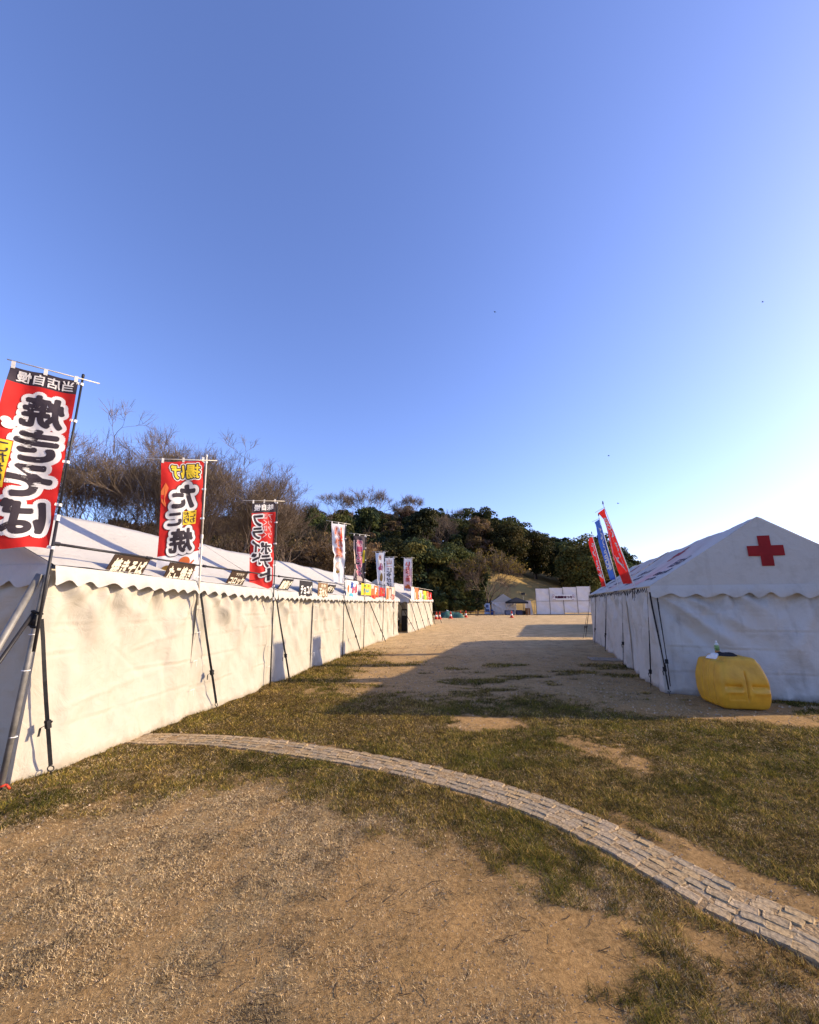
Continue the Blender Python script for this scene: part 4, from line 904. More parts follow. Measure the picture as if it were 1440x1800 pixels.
def up_text(text, a0, a1, z0, z1, off):      # letters run up the cloth
    V, F = text_rect(text, (z0, 0, z1, a1 - a0), off, off); return np.stack([a0 + V[:, 1], V[:, 0], V[:, 2]], 1), F
def down_text(text, a0, a1, z0, z1, off):
    V, F = text_rect(text, (0, 0, z1 - z0, a1 - a0), off, off); return np.stack([a1 - V[:, 1], z1 - V[:, 0], V[:, 2]], 1), F
def shear(VF, k):
    V = VF[0].copy(); V[:, 1] += k * V[:, 0]; return V, VF[1]
swoosh = poly2d([(0.06, 0.28), (0.12, 0.27), (0.26, 0.36), (0.40, 0.52), (0.46, 0.70), (0.36, 0.55), (0.22, 0.42)])
drink_flag('largest leaning red flag with white script, nearest on the right tents', 1.75, 1.5, 2.02, 3.80, 0.05, -0.42, RED, P_('lettering', shear(up_text('Coca‑Cola', 0.10, 0.42, 0.36, 1.55, 0.02), 0.25), WHITE, 0.006) + P_('swoosh', swoosh, WHITE, 0.005) + P_('edge_stripe', rectp(0.475, 0, 0.498, 1.74, 1, 12), PALEPINK, 0.004), W=0.52, seed=1.0)
drink_flag('leaning blue flag with white letters between two red flags', 3.95, 1.5, 2.22, 3.96, 0.04, -0.25, BLUE, P_('lettering', down_text('AQUARIUS', 0.12, 0.40, 0.30, 1.55, 0.03), WHITE, 0.006) + P_('white_stripe', poly2d([(0.02, 0.30), (0.24, 0.26), (0.27, 0.9), (0.05, 1.3)]), WHITE, 0.004), seed=2.2, W=0.5)
drink_flag('small leaning red flag, farthest on the right tents', 6.2, 1.5, 2.10, 3.78, 0.06, -0.22, RED, P_('lettering', shear(up_text('Coca‑Cola', 0.10, 0.40, 0.30, 1.45, 0.02), 0.25), WHITE, 0.006) + P_('swoosh', swoosh, WHITE, 0.005), seed=3.1, W=0.5)

# ================================================================== GUY STRAPS, BRACES
def strap(label, p0, p1, w=0.032, ratchet=0.28, group='black guy straps', side=None, ring=True, tail=True):
    p0 = Vector(p0); p1 = Vector(p1); o = thing('guy_strap', label, 'strap', p1, 0, group); q0 = p0 - p1; d = -q0.normalized(); top = q0; hookp = -d * 0.09
    sd_ = Vector(side) if side else Vector((d.y, -d.x, 0)) + Vector((0, 0.3, 0))
    mb = MB(); n = 7; prev = top
    for i in range(1, n + 1):
        t = i / n; c = top.lerp(hookp, t) + Vector((0.004 * math.sin(5 * t + p0.x), 0.004 * math.cos(4 * t), 0)); a_ = Vector((math.cos(0.25 * math.sin(t * 5)), math.sin(0.25 * math.sin(t * 5)), 0))
        mb.ribbon(prev, c, w, 0.004, Matrix.Rotation(0.3 * math.sin(t * 6), 3, 'Z') @ sd_); prev = c
    mb.build('webbing', BLACK, o)
    c = top.lerp(hookp, 1 - ratchet); mb = MB(); mb.box(c, (0.045, 0.035, 0.075), d.to_track_quat('Z', 'Y').to_matrix()); mb.tube(c + Vector((-0.03, -0.01, 0.02)), c + Vector((0.03, 0.01, 0.02)), 0.01, n=6); mb.build('ratchet', BLACK, o)
    if tail:
        mb = MB(); mb.ribbon(c, c + Vector((-0.05, -0.02, -0.03)), 0.025, 0.003, (0, 1, 0)); mb.ribbon(c + Vector((-0.05, -0.02, -0.03)), c + Vector((-0.045, -0.03, -0.10)), 0.025, 0.003, (0, 1, 0)); mb.build('loose_end', BLACK, o)
    if ring: mb = MB(); mb.torus(hookp + d * 0.03, 0.026, 0.0055, (d.y, -d.x, 0.2), 12, 6); mb.tube(hookp + d * 0.05, d * 0.12 + Vector((0, 0, -0.02)), 0.006, n=6); mb.build('hook', STEEL if not ring else mat('dark_steel', (0.06, 0.055, 0.05), 0.45, 20, 0.4, metal=0.7), o)
    return o
def L3(s, out, z): x, y = LW(s, out); return (x, y, z)
strap('black strap at the near corner of the nearest left tent', L3(-0.16, 0.07, 1.44), L3(0.15, 0.13, 0.0))
strap('black strap below the octopus ball banner', L3(2.05, 0.08, 1.74), L3(2.64, 0.14, 0.0))
strap('black strap below the red potato banner', L3(4.42, 0.08, 1.62), L3(4.86, 0.26, 0.0))
strap('black strap below the crumpled white banner', L3(8.75, 0.08, 1.60), L3(10.2, 0.20, 0.0))
strap('black strap in front of the fourth cream left tent', L3(11.6, 0.08, 1.62), L3(13.3, 0.35, 0.0))
strap('long pale strap across the dark opening on the left', L3(17.4, 0.08, 1.60), L3(19.3, 0.65, 0.0))
for i, (a_, b_, oo) in enumerate(((0.1, 1.2, 0.35), (2.0, 3.1, 0.4), (4.3, 5.3, 0.4), (6.3, 7.4, 0.4), (8.7, 9.5, 0.6))):
    p = PB + uB * a_ + nB * 0.08; q = PB + uB * b_ + nB * oo
    strap(('first', 'second', 'third', 'fourth', 'last')[i] + ' slanting strap along the far left tents', (p[0], p[1], 1.65), (q[0], q[1], 0.0), tail=False)
# wooden stake beside the far tents
def R3(s, x, z): a_, b_ = RW(s, x); return (a_, b_, z)
strap('front strap at the near corner of the first aid tent', R3(0.02, -0.05, 1.78), R3(-0.16, 0.02, 0.0), ratchet=0.2)
strap('left strap at the near corner of the first aid tent', R3(0.04, -0.08, 1.80), R3(0.55, -0.12, 0.0), ratchet=0.12)
strap('third strap crossing at the near corner of the first aid tent', R3(0.0, 0.06, 1.80), R3(-0.10, 0.06, 0.05), w=0.022, ratchet=0.25, ring=False)
strap('black strap halfway along the first aid tent', R3(2.8, -0.07, 1.82), R3(3.2, -0.16, 0.0))
strap('black strap between the two weathered tents on the right', R3(5.6, -0.07, 1.82), R3(6.6, -0.14, 0.0))
strap('black strap halfway along the second weathered tent', R3(8.4, -0.07, 1.82), R3(9.2, -0.18, 0.0))
strap('left strap at the far corner of the right tents', R3(11.1, -0.07, 1.6), R3(11.6, -0.40, 0.0)); strap('right strap at the far corner of the right tents', R3(11.15, -0.03, 1.6), R3(12.2, -0.25, 0.0))
# corner leg, tie bundle and braces at the near end of the left row
o = left[0].o
mb = MB(); mb.tube((W_T + 0.02, -0.075, 0), (W_T + 0.045, -0.05, 1.86), 0.024, n=10); mb.build('leg', STEEL, o, True)
mb = MB()
for z in (0.42, 0.98, 1.30): mb.torus((W_T + 0.03, -0.06, z), 0.029, 0.005, (0, 0, 1), 10, 5)
tag(mb.build('tie', WHITETAB, o), kind='stuff')
mb = MB(); mb.box((W_T + 0.02, -0.06, 1.43), (0.07, 0.06, 0.10)); mb.torus((W_T + 0.03, -0.06, 1.50), 0.04, 0.012, (0.2, 0.3, 1), 10, 6); mb.torus((W_T + 0.03, -0.05, 1.38), 0.036, 0.013, (0.3, -0.2, 1), 10, 6); mb.build('rope_knot', BLACK, o, True)
mb = MB(); mb.path([(W_T - 0.06, -0.12, 0.02), (W_T - 0.01, -0.10, 0.07), (W_T + 0.03, -0.11, 0.03), (W_T + 0.08, -0.08, 0.05), (W_T + 0.10, -0.06, 0.01)], 0.010, 6); mb.build('red_clip', mat('red_clip', (0.55, 0.05, 0.02), 0.5, 20, 0.3), o, True)
def brace(label, p0, p1, r, m):
    p0 = Vector(p0); p1 = Vector(p1); t_ = thing('corner_brace', label, 'brace', p1, 0, 'braces at the near left corner'); mb = MB(); q = p0 - p1; mb.tube((0, 0, 0), q, r, n=10); mb.build('pipe', m, t_, True)
    mb = MB(); mb.tube(q * 0.40, q * 0.44, r * 1.35, n=10); mb.build('collar', m, t_); mb = MB(); mb.lathe([(r * 2.2, -0.01), (r * 2.2, 0.008), (r * 1.1, 0.012)], (0, 0, 0), 10); mb.build('foot', BLACK, t_)
brace('thick grey pipe brace leaning on the nearest left tent', L3(-0.20, 0.0, 1.86), (-3.80, 3.42, 0.0), 0.030, STEEL)
brace('thin black brace beside the thick grey pipe brace', L3(-0.20, 0.03, 1.52), (-3.86, 3.40, 0.0), 0.017, BLACKP)

# stored gear in the open end of the far left tent
gx_, gy_ = (PB + uB * 1.2 - nB * 1.0)
o = thing('storage_bin', 'grey bin with a lid standing in the dark tent opening', 'bin', (gx_, gy_, 0), -R(aB)); mb = MB(); mb.lathe([(0.20, 0.0), (0.25, 0.55), (0.26, 0.56)], (0, 0, 0), 14); mb.build('body', mat('bin_dark', (0.05, 0.05, 0.055), 0.6, 8, 0.3), o, True); mb = MB(); mb.lathe([(0.275, 0.56), (0.27, 0.62), (0.10, 0.66)], (0, 0, 0), 14); mb.build('lid', mat('bin_lid', (0.12, 0.12, 0.12), 0.5, 8, 0.3), o, True)
gx_, gy_ = (PB + uB * 1.5 - nB * 0.42)
o = thing('metal_locker', 'tall dark cabinet with a pale panel inside the tent opening', 'cabinet', (gx_, gy_, 0), -R(aB)); mb = MB(); mb.box((0, 0, 0.6), (0.5, 0.4, 1.2)); mb.build('body', mat('locker_dark', (0.035, 0.033, 0.035), 0.6, 8, 0.3), o); mb = MB(); mb.box((0, -0.21, 0.98), (0.42, 0.02, 0.28)); mb.build('panel', mat('locker_panel', (0.45, 0.46, 0.46), 0.5, 8, 0.2), o)

# ================================================================== YELLOW TANK and what lies on it
def tank():
    o = thing('plastic_tank', 'large dented yellow plastic tank in front of the first aid tent', 'tank', (5.16, 6.93, 0.0), R(-9))
    W, D, H = 0.70, 0.80, 0.70; n = 64
    V = []; F = []; idx = {}
    faces = []
    for ax in range(3):
        for sg in (-1, 1):
            u = np.linspace(-1, 1, n + 1); A, B = np.meshgrid(u, u, indexing='ij'); C = np.full_like(A, sg)
            P = [None] * 3; P[ax] = C; P[(ax + 1) % 3] = A; P[(ax + 2) % 3] = B; P = np.stack(P, -1).reshape(-1, 3); q = gridfaces(n + 1, n + 1)
            faces.append((P, q if sg > 0 else q[:, ::-1]))
    P = np.concatenate([f[0] for f in faces]); b = 0; FF = []
    for f in faces: FF.append(f[1] + b); b += len(f[0])
    FF = np.concatenate(FF)
    C = P.copy(); p = 11.0; r = (np.abs(C) ** p).sum(1) ** (1 / p); S = C / r[:, None]
    x, y, z = S[:, 0].copy(), S[:, 1].copy(), S[:, 2].copy()
    # body: belly widest low, shoulders drawn in, front face bulging
    zz = (z + 1) / 2
    sh = 1 - 0.16 * smooth(0.5, 1.0, zz) - 0.05 * smooth(0.30, 0.0, zz); shy = 1 - 0.12 * smooth(0.6, 1.0, zz) - 0.14 * smooth(0.35, 0.0, zz)
    X = x * sh * W / 2; Y = y * shy * D / 2 - 0.06 * (1 - zz) * 0; Z = zz * H
    nrm = S / np.linalg.norm(S, axis=1)[:, None]
    def g(v, c, w): return np.exp(-((v - c) / w) ** 2)
    front = smooth(-0.55, -0.85, y)
    dsp = -0.042 * g(X, 0.02, 0.013) * smooth(0.10, 0.18, Z) * (1 - smooth(0.50, 0.58, Z)) * front
    for cx in (-0.17, 0.20): dsp = dsp - 0.040 * smooth(0.13, 0.10, np.abs(X - cx)) * g(Z, 0.335, 0.030) * front + 0.020 * smooth(0.14, 0.09, np.abs(X - cx)) * g(Z, 0.26, 0.03) * front
    dsp = dsp - 0.008 * smooth(0.12, 0.11, np.abs(X + 0.13)) * smooth(0.06, 0.05, np.abs(Z - 0.20)) * front
    side = smooth(0.55, 0.85, np.abs(x)) + smooth(0.85, 0.95, z)
    for cy in (-0.20, -0.05, 0.12): dsp = dsp - 0.024 * g(Y, cy, 0.011) * np.clip(side, 0, 1)
    # raised filler plateau with a dip behind it on top
    topm = smooth(0.80, 0.95, z)
    Z = Z + topm * (0.05 * smooth(0.24, 0.19, np.abs(X - 0.02)) * smooth(0.30, 0.26, np.abs(Y + 0.08)) - 0.045 * smooth(0.15, 0.11, np.hypot(X + 0.03, (Y - 0.02) * 0.8)))
    dsp = dsp + 0.012 * (fbm(X * 5 + Z * 3, Y * 5 + Z * 2, 5, 3) - 0.5)
    Q = np.stack([X, Y, Z], 1) + nrm * dsp[:, None]; Q[:, 2] = np.maximum(Q[:, 2], 0.0)
    me = npmesh('body', Q, FF, mat('tank_yellow', (0.66, 0.36, 0.026), 0.5, 6, color2=(0.50, 0.26, 0.020), bump=0.25, bscale=22, spec=0.4), True)
    bm = bmesh.new(); bm.from_mesh(me); bmesh.ops.remove_doubles(bm, verts=bm.verts, dist=0.0008); bmesh.ops.recalc_face_normals(bm, faces=bm.faces); bm.to_mesh(me); bm.free(); me.polygons.foreach_set('use_smooth', [True] * len(me.polygons))
    body = link('body', me, o)
    mb = MB(); mb.lathe([(0.135, 0.0), (0.14, 0.02), (0.13, 0.045), (0.05, 0.052)], (-0.02, 0.02, H - 0.025), 22); mb.build('lid', mat('tank_lid', (0.018, 0.018, 0.022), 0.4, 10, 0.3), o, True)
    mb = MB(); mb.box((0, 0, 0), (0.16, 0.008, 0.055)); c = mb.build('moulded_plate', MATS['tank_yellow'], o); c.location = (-0.14, -0.352, 0.165); c.rotation_euler = (R(-10), 0, 0)
    mb = MB(); mb.lathe([(0.028, 0.0), (0.028, 0.02), (0.015, 0.024)], (0, 0, 0), 14); c = mb.build('drain_plug', mat('plug_grey', (0.45, 0.42, 0.36), 0.5, 20, 0.3), o, True); c.location = (0.22, -0.335, 0.145); c.rotation_euler = (R(78), 0, 0)
    return o
tk = tank()
TM = tk.matrix_basis
def on_tank(x, y, z): return TM @ Vector((x, y, z))
p = on_tank(-0.07, 0.10, 0.735)
o = thing('tea_bottle', 'small clear tea bottle with green label on the yellow tank', 'bottle', p, 0.4)
mb = MB(); mb.lathe([(0.030, 0.0), (0.034, 0.006), (0.034, 0.085)], (0, 0, 0), 16); mb.build('tea', mat('tea_brown', (0.35, 0.15, 0.02), 0.2, spec=0.5), o, True)
mb = MB(); mb.lathe([(0.0345, 0.08), (0.0345, 0.16), (0.033, 0.162)], (0, 0, 0), 16); mb.build('label_sleeve', mat('bottle_green', (0.06, 0.20, 0.03), 0.4, 30, color2=(0.35, 0.42, 0.2)), o, True)
mb = MB(); mb.lathe([(0.033, 0.16), (0.028, 0.185), (0.013, 0.205), (0.013, 0.212)], (0, 0, 0), 16); mb.build('shoulder', mat('clear_plastic', (0.55, 0.60, 0.55), 0.15, spec=0.5), o, True)
mb = MB(); mb.lathe([(0.0155, 0.21), (0.0155, 0.23), (0.012, 0.232)], (0, 0, 0), 14); mb.build('cap', WHITETAB, o, True)
# white cloth and black glove-like cloth thrown on the tank top
def rag(label, name, c, rx, ry, h, m, seed, rz):
    A, B = np.meshgrid(np.linspace(-1, 1, 22), np.linspace(-1, 1, 18), indexing='ij'); f = np.clip(1 - np.maximum(np.abs(A), np.abs(B)) ** 4, 0, 1)
    Z = h * f * (0.35 + 1.0 * fbm(A * 2 + seed, B * 2, seed, 4)) ; P = np.stack([A * rx * (0.85 + 0.3 * fbm(B * 2, A, seed + 2, 2)), B * ry * (0.85 + 0.3 * fbm(A * 2, B, seed + 4, 2)), Z], -1)
    return tag(link(name, npmesh(name, P.reshape(-1, 3), gridfaces(22, 18), m, True), None, c, rz), label, 'cloth')
rag('crumpled white cloth lying on top of the yellow tank', 'crumpled_cloth', on_tank(-0.17, 0.0, 0.700), 0.09, 0.10, 0.085, WHITETAB, 3, 0.3)
rag('black cloth bundled on top of the yellow tank', 'black_cloth', on_tank(-0.02, -0.02, 0.735), 0.15, 0.09, 0.07, BLACK, 8, -0.2)
# board on the ground by the right wall
o = thing('wooden_board', 'flat pale wooden board on the ground by the right tents', 'board', (5.52, 12.0, 0.0), R(-12)); mb = MB(); mb.box((0, 0, 0.022), (0.85, 0.62, 0.025)); b_ = mb.build('panel', mat('ply', (0.32, 0.25, 0.17), 0.8, 4, 0.3, bump=0.3), o)
for yy in (-0.2, 0.2): mb = MB(); mb.box((0, yy, 0.004), (0.8, 0.05, 0.010)); mb.build('batten', mat('ply2', (0.22, 0.16, 0.1), 0.8, 6, 0.3), o)

# ================================================================== HILL
def hill_z(x, y):
    az = x / np.maximum(y, 1.0)
    Hc = np.interp(az, [-1.4, -0.9, -0.6, -0.35, -0.18, 0.0, 0.116, 0.22, 0.30, 0.40, 0.50, 0.60, 0.9, 1.4], [7, 9.5, 11.5, 15.5, 19.0, 19.8, 18.5, 15.0, 11.8, 8.0, 5.0, 2.6, 1.2, 0.8])
    foot = np.interp(az, [-1.4, -0.6, -0.2, 0.1, 0.3, 0.6, 1.4], [46, 50, 57, 60, 58, 60, 66])
    t = np.clip((y - foot) / 62.0, 0, 1)
    z = Hc * (1 - (1 - t) ** 1.7)
    return z + (fbm(x * 0.05, y * 0.05, 301, 3) - 0.5) * 3.0 * smooth(0.03, 0.3, t) + (fbm(x * 0.4, y * 0.4, 303, 3) - 0.5) * 0.5 * smooth(0.0, 0.1, t) - 0.25 * (1 - smooth(0, 0.02, t))
hx = np.linspace(-190, 190, 190); hy = np.concatenate([np.linspace(44, 125, 110), np.linspace(128, 420, 30)])
HX, HY = np.meshgrid(hx, hy, indexing='ij'); HZ = hill_z(HX, HY)
hill = tag(link('hill', npmesh('hill', np.stack([HX, HY, HZ], -1).reshape(-1, 3), gridfaces(len(hx), len(hy)), mat('dry_hill_grass', (0.44, 0.285, 0.085), 0.95, 0.35, color2=(0.24, 0.16, 0.055), bump=0.8, bscale=3), True)), kind='structure')

# ================================================================== TREES
BARK = mat('bark_grey_brown', (0.16, 0.118, 0.088), 0.9, 5, 0.5, bump=0.6, bscale=12)
BARK2 = mat('bark_dark', (0.060, 0.045, 0.034), 0.9, 5, 0.5, bump=0.6, bscale=12)
TWIG = mat('twigs_brown', (0.17, 0.125, 0.085), 0.9, 0.6, 0.45)
TWIG2 = mat('twigs_olive', (0.135, 0.098, 0.050), 0.9, 0.6, 0.45)
def leafmat(name, c, c2, tr=0.3):
    """leaf colour with clump noise and a shift of hue and value from tree to tree"""
    m = mat(name, c, 0.75, 0.35, color2=c2, trans=tr, spec=0.12); N = m.node_tree.nodes; L = m.node_tree.links
    rp = [n for n in N if n.type == 'VALTORGB'][0]; oi = N.new('ShaderNodeObjectInfo'); hs = N.new('ShaderNodeHueSaturation')
    for sock, lo, hi in (('Hue', 0.465, 0.51), ('Value', 0.55, 1.75)):
        mr = N.new('ShaderNodeMapRange'); mr.inputs[3].default_value = lo; mr.inputs[4].default_value = hi
        if sock == 'Value':
            w = N.new('ShaderNodeMath'); w.operation = 'MULTIPLY'; w.inputs[1].default_value = 7.31; L.new(oi.outputs['Random'], w.inputs[0]); f = N.new('ShaderNodeMath'); f.operation = 'FRACT'; L.new(w.outputs[0], f.inputs[0]); L.new(f.outputs[0], mr.inputs[0])
        else: L.new(oi.outputs['Random'], mr.inputs[0])
        L.new(mr.outputs[0], hs.inputs[sock])
    outs = [l.to_socket for l in rp.outputs[0].links]; L.new(rp.outputs[0], hs.inputs['Color'])
    for t in outs: L.new(hs.outputs[0], t)
    return m
LEAF = [leafmat('leaf_deep_green', (0.070, 0.080, 0.022), (0.034, 0.042, 0.013)), leafmat('leaf_olive', (0.135, 0.118, 0.026), (0.065, 0.062, 0.017)), leafmat('leaf_blue_green', (0.036, 0.055, 0.026), (0.018, 0.030, 0.015)), leafmat('leaf_bronze', (0.140, 0.100, 0.038), (0.070, 0.052, 0.022)), leafmat('leaf_rust', (0.120, 0.084, 0.050), (0.062, 0.046, 0.030))]
LEAFY = mat('leaf_yellow_bud', (0.23, 0.165, 0.030), 0.75, 0.5, color2=(0.12, 0.092, 0.022), trans=0.3, spec=0.1)

def tubes_np(segs, sides):
    """segs: (n,8) p0 p1 r0 r1 -> verts, quads"""
    S = np.array(segs); p0, p1, r0, r1 = S[:, :3], S[:, 3:6], S[:, 6], S[:, 7]; d = p1 - p0; d /= np.linalg.norm(d, axis=1)[:, None] + 1e-9
    ref = np.where(np.abs(d[:, 2:3]) > 0.9, np.array([[1.0, 0, 0]]), np.array([[0, 0, 1.0]])); a = np.cross(d, ref); a /= np.linalg.norm(a, axis=1)[:, None]; b = np.cross(d, a); n = len(S)
    V = np.empty((n, 2 * sides, 3)); F = np.empty((n, sides, 4), int)
    for i in range(sides):
        t = 2 * math.pi * i / sides; o = a * math.cos(t) + b * math.sin(t); V[:, i] = p0 + o * r0[:, None]; V[:, sides + i] = p1 + o * r1[:, None]
        F[:, i] = np.array([i, (i + 1) % sides, sides + (i + 1) % sides, sides + i]) + (np.arange(n) * 2 * sides)[:, None]
    return V.reshape(-1, 3), F.reshape(-1, 4)

def bare_skeleton(seed, H, trunk, spread, levels, limbs, twist=0.42, up=0.05):
    rr = random.Random(seed); segs = []; tips = []
    def grow(p, d, L_, r, lev):
        n = 3 if lev < 3 else 2; q = p
        for i in range(n):
            dd = (d + Vector((rr.uniform(-1, 1), rr.uniform(-1, 1), rr.uniform(-0.5, 0.8))) * twist * 0.6 + Vector((0, 0, up))).normalized(); e = q + dd * (L_ / n); r2 = r * (0.88 if n == 3 else 0.84)
            segs.append((*q, *e, r, r2)); q = e; r = r2; d = dd
        if lev >= levels: tips.append((q, d)); return
        nb = 2 if rr.random() < 0.72 else 3
        for k in range(nb):
            ax = Vector((rr.uniform(-1, 1), rr.uniform(-1, 1), rr.uniform(-1, 1))).cross(d)
            if ax.length < 1e-3: continue
            a = rr.uniform(0.22, 0.62) * (0.7 if k == 0 else 1.15); grow(q, Matrix.Rotation(a, 3, ax.normalized()) @ d, L_ * rr.uniform(0.68, 0.86), r * (0.80 if k == 0 else 0.62), lev + 1)
        if lev >= 2 and rr.random() < 0.5:      # side shoot
            ax = Vector((rr.uniform(-1, 1), rr.uniform(-1, 1), 0.1)); s = segs[-1]; grow(Vector(s[0:3]), (d + ax * 0.7).normalized(), L_ * 0.5, r * 0.45, min(levels, lev + 2))
    q = Vector((0, 0, -0.3)); R0 = H * 0.022; segs.append((0, 0, -0.3, 0, 0, H * trunk, R0 * 1.25, R0))
    for k in range(limbs):
        az = 2 * math.pi * (k + rr.uniform(-0.3, 0.3)) / limbs; til = spread * rr.uniform(0.6, 1.15) if k else spread * 0.15
        d = Vector((math.cos(az) * math.sin(til), math.sin(az) * math.sin(til), math.cos(til))); grow(Vector((0, 0, H * trunk * rr.uniform(0.80, 1.0))), d, H * 0.235, R0 * rr.uniform(0.5, 0.68), 1)
    return segs, tips

def bare_variant(seed, H, trunk, spread, levels, limbs, tw=3, twl=0.55, minr=0.011, leaf=None):
    segs, tips = bare_skeleton(seed, H, trunk, spread, levels, limbs)
    S = np.array(segs); zc_ = 0.80 * np.percentile(S[:, 5], 99.5); S[:, 2] = np.where(S[:, 2] > zc_, zc_ + (S[:, 2] - zc_) * 0.6, S[:, 2]); S[:, 5] = np.where(S[:, 5] > zc_, zc_ + (S[:, 5] - zc_) * 0.6, S[:, 5]); top = np.percentile(S[:, 5], 99.7); S[:, :6] *= H / top; S[:, 6:] = np.maximum(S[:, 6:], minr)
    thick = S[:, 6] > 0.045; rr = np.random.default_rng(seed)
    V, F = tubes_np(S[thick], 7); tr = npmesh('trunk', V, F, BARK, True)
    ts = [S[~thick]]
    T = np.array([[*t[0], *t[1]] for t in tips]); T[:, 2] = np.where(T[:, 2] > zc_, zc_ + (T[:, 2] - zc_) * 0.6, T[:, 2]); T[:, :3] *= H / top
    for _ in range(tw):
        d = T[:, 3:] + rr.normal(0, 0.45, (len(T), 3)) + np.array([0, 0, 0.15]); d /= np.linalg.norm(d, axis=1)[:, None]; l = twl * (0.5 + rr.random(len(T)))[:, None]
        ts.append(np.concatenate([T[:, :3], T[:, :3] + d * l, np.full((len(T), 1), minr), np.full((len(T), 1), minr * 0.45)], 1))
        T2 = T[:, :3] + d * l * 0.55; d2 = d + rr.normal(0, 0.5, d.shape); d2 /= np.linalg.norm(d2, axis=1)[:, None]
        ts.append(np.concatenate([T2, T2 + d2 * l * 0.6, np.full((len(T), 1), minr * 0.8), np.full((len(T), 1), minr * 0.4)], 1))
    V, F = tubes_np(np.concatenate(ts), 3); tw_ = npmesh('crown', V, F, TWIG)
    lf = None
    if leaf:
        m, count, size, zmin = leaf; ends = np.concatenate([t[:, 3:6] for t in ts[1:]]); ends = ends[ends[:, 2] > zmin * H]; pk = ends[rr.integers(0, len(ends), count)] + rr.normal(0, 0.12, (count, 3)); lf = leafquads('leaves', pk, rr.normal(0, 1, (count, 3)), size, m, rr)
    print('bare', seed, len(S), len(tw_.polygons)); return tr, tw_, lf

def leafquads(name, P, Nn, size, m, rr):
    Nn = Nn / (np.linalg.norm(Nn, axis=1)[:, None] + 1e-9); a = np.cross(Nn, rr.normal(0, 1, Nn.shape)); a /= np.linalg.norm(a, axis=1)[:, None] + 1e-9; b = np.cross(Nn, a); n = len(P); s = size * (0.55 + 0.9 * rr.random((n, 1)))
    V = np.stack([P - a * s * 0.5, P + b * s * 0.32 - a * s * 0.05, P + a * s * 0.6, P - b * s * 0.32], 1); return npmesh(name, V.reshape(-1, 3), np.arange(4 * n).reshape(-1, 4), m)

def evergreen_variant(seed, H, Rx, mats, clumps, per, size, shape='round', low=0.12):
    """crown as leaf shells round many lumps in an uneven envelope, with a limbed trunk"""
    rr = np.random.default_rng(seed); C = []; tries = 0
    while len(C) < clumps and tries < 6000:
        tries += 1; p = rr.uniform(-1, 1, 3); r = np.linalg.norm(p)
        if r > 1 or r < 0.45: continue
        if shape == 'cone' and math.hypot(p[0], p[1]) > 0.95 * (1 - (p[2] + 1) / 2) ** 0.75 + 0.08: continue
        C.append(p)
    C = np.array(C); lump = 0.80 + 0.5 * (vnoise(np.arctan2(C[:, 1], C[:, 0]) * 1.3 + seed, C[:, 2] * 2, seed) - 0.5)
    cz = H * (low + (1 - low) / 2); ctr = np.stack([C[:, 0] * Rx * lump, C[:, 1] * Rx * lump, cz + C[:, 2] * H * (1 - low) / 2 * (0.86 + 0.14 * lump)], 1)
    rad = Rx * (0.20 + 0.16 * rr.random(len(C))); P = []; Nn = []
    for c, r in zip(ctr, rad):
        d = rr.normal(0, 1, (per, 3)); d /= np.linalg.norm(d, axis=1)[:, None]; d[:, 2] = np.where(d[:, 2] < -0.35, -d[:, 2], d[:, 2])
        P.append(c + d * (r * (0.72 + 0.4 * rr.random((per, 1)))) * np.array([1, 1, 0.72])); Nn.append(d * 0.9 + rr.normal(0, 0.55, (per, 3)) + np.array([0, 0, 0.25]))
    P = np.concatenate(P); Nn = np.concatenate(Nn); me = leafquads('crown', P, Nn, size, mats[0], rr)
    for m in mats[1:]: me.materials.append(m)
    if len(mats) > 1:
        ci = np.repeat(rr.integers(0, len(mats), len(ctr)), per); me.polygons.foreach_set('material_index', ci.astype(np.int32))
    segs = [(0, 0, -0.4, rr.normal(0, .1), rr.normal(0, .1), H * 0.55, H * 0.026, H * 0.015)]
    for c in ctr[:: max(1, len(ctr) // 16)]:
        z = min(c[2] * 0.75, H * 0.5) * rr.uniform(0.55, 1.0); segs.append((0, 0, z, *(c * np.array([0.5, 0.5, 0.5]) + np.array([0, 0, z * 0.5]) + np.array([0, 0, 0.15])), H * 0.011, H * 0.007)); s = segs[-1]; segs.append((*s[3:6], *c, H * 0.007, H * 0.003))
    V, F = tubes_np(segs, 6); return npmesh('trunk', V, F, BARK2, True), me, None

BARE = [bare_variant(31, 13.6, 0.20, 0.66, 7, 5, 3, 0.75, 0.0095), bare_variant(47, 13.6, 0.24, 0.62, 7, 5, 3, 0.75, 0.0095), bare_variant(59, 13.6, 0.16, 0.62, 7, 5, 3, 0.75, 0.0095)]
BAREF = [bare_variant(71, 10.0, 0.30, 0.40, 5, 4, 5, 0.9, 0.018), bare_variant(83, 10.0, 0.22, 0.55, 5, 5, 5, 0.9, 0.018)]
BUD = bare_variant(97, 8.2, 0.15, 0.82, 6, 9, 5, 0.5, 0.015, leaf=(LEAFY, 4200, 0.18, 0.64))
BRUSH = [bare_variant(101, 6.5, 0.06, 0.50, 4, 8, 6, 0.7, 0.016, leaf=(LEAF[4], 900, 0.30, 0.2)), bare_variant(113, 7.0, 0.08, 0.42, 4, 9, 6, 0.8, 0.016, leaf=(LEAF[3], 1100, 0.30, 0.25))]
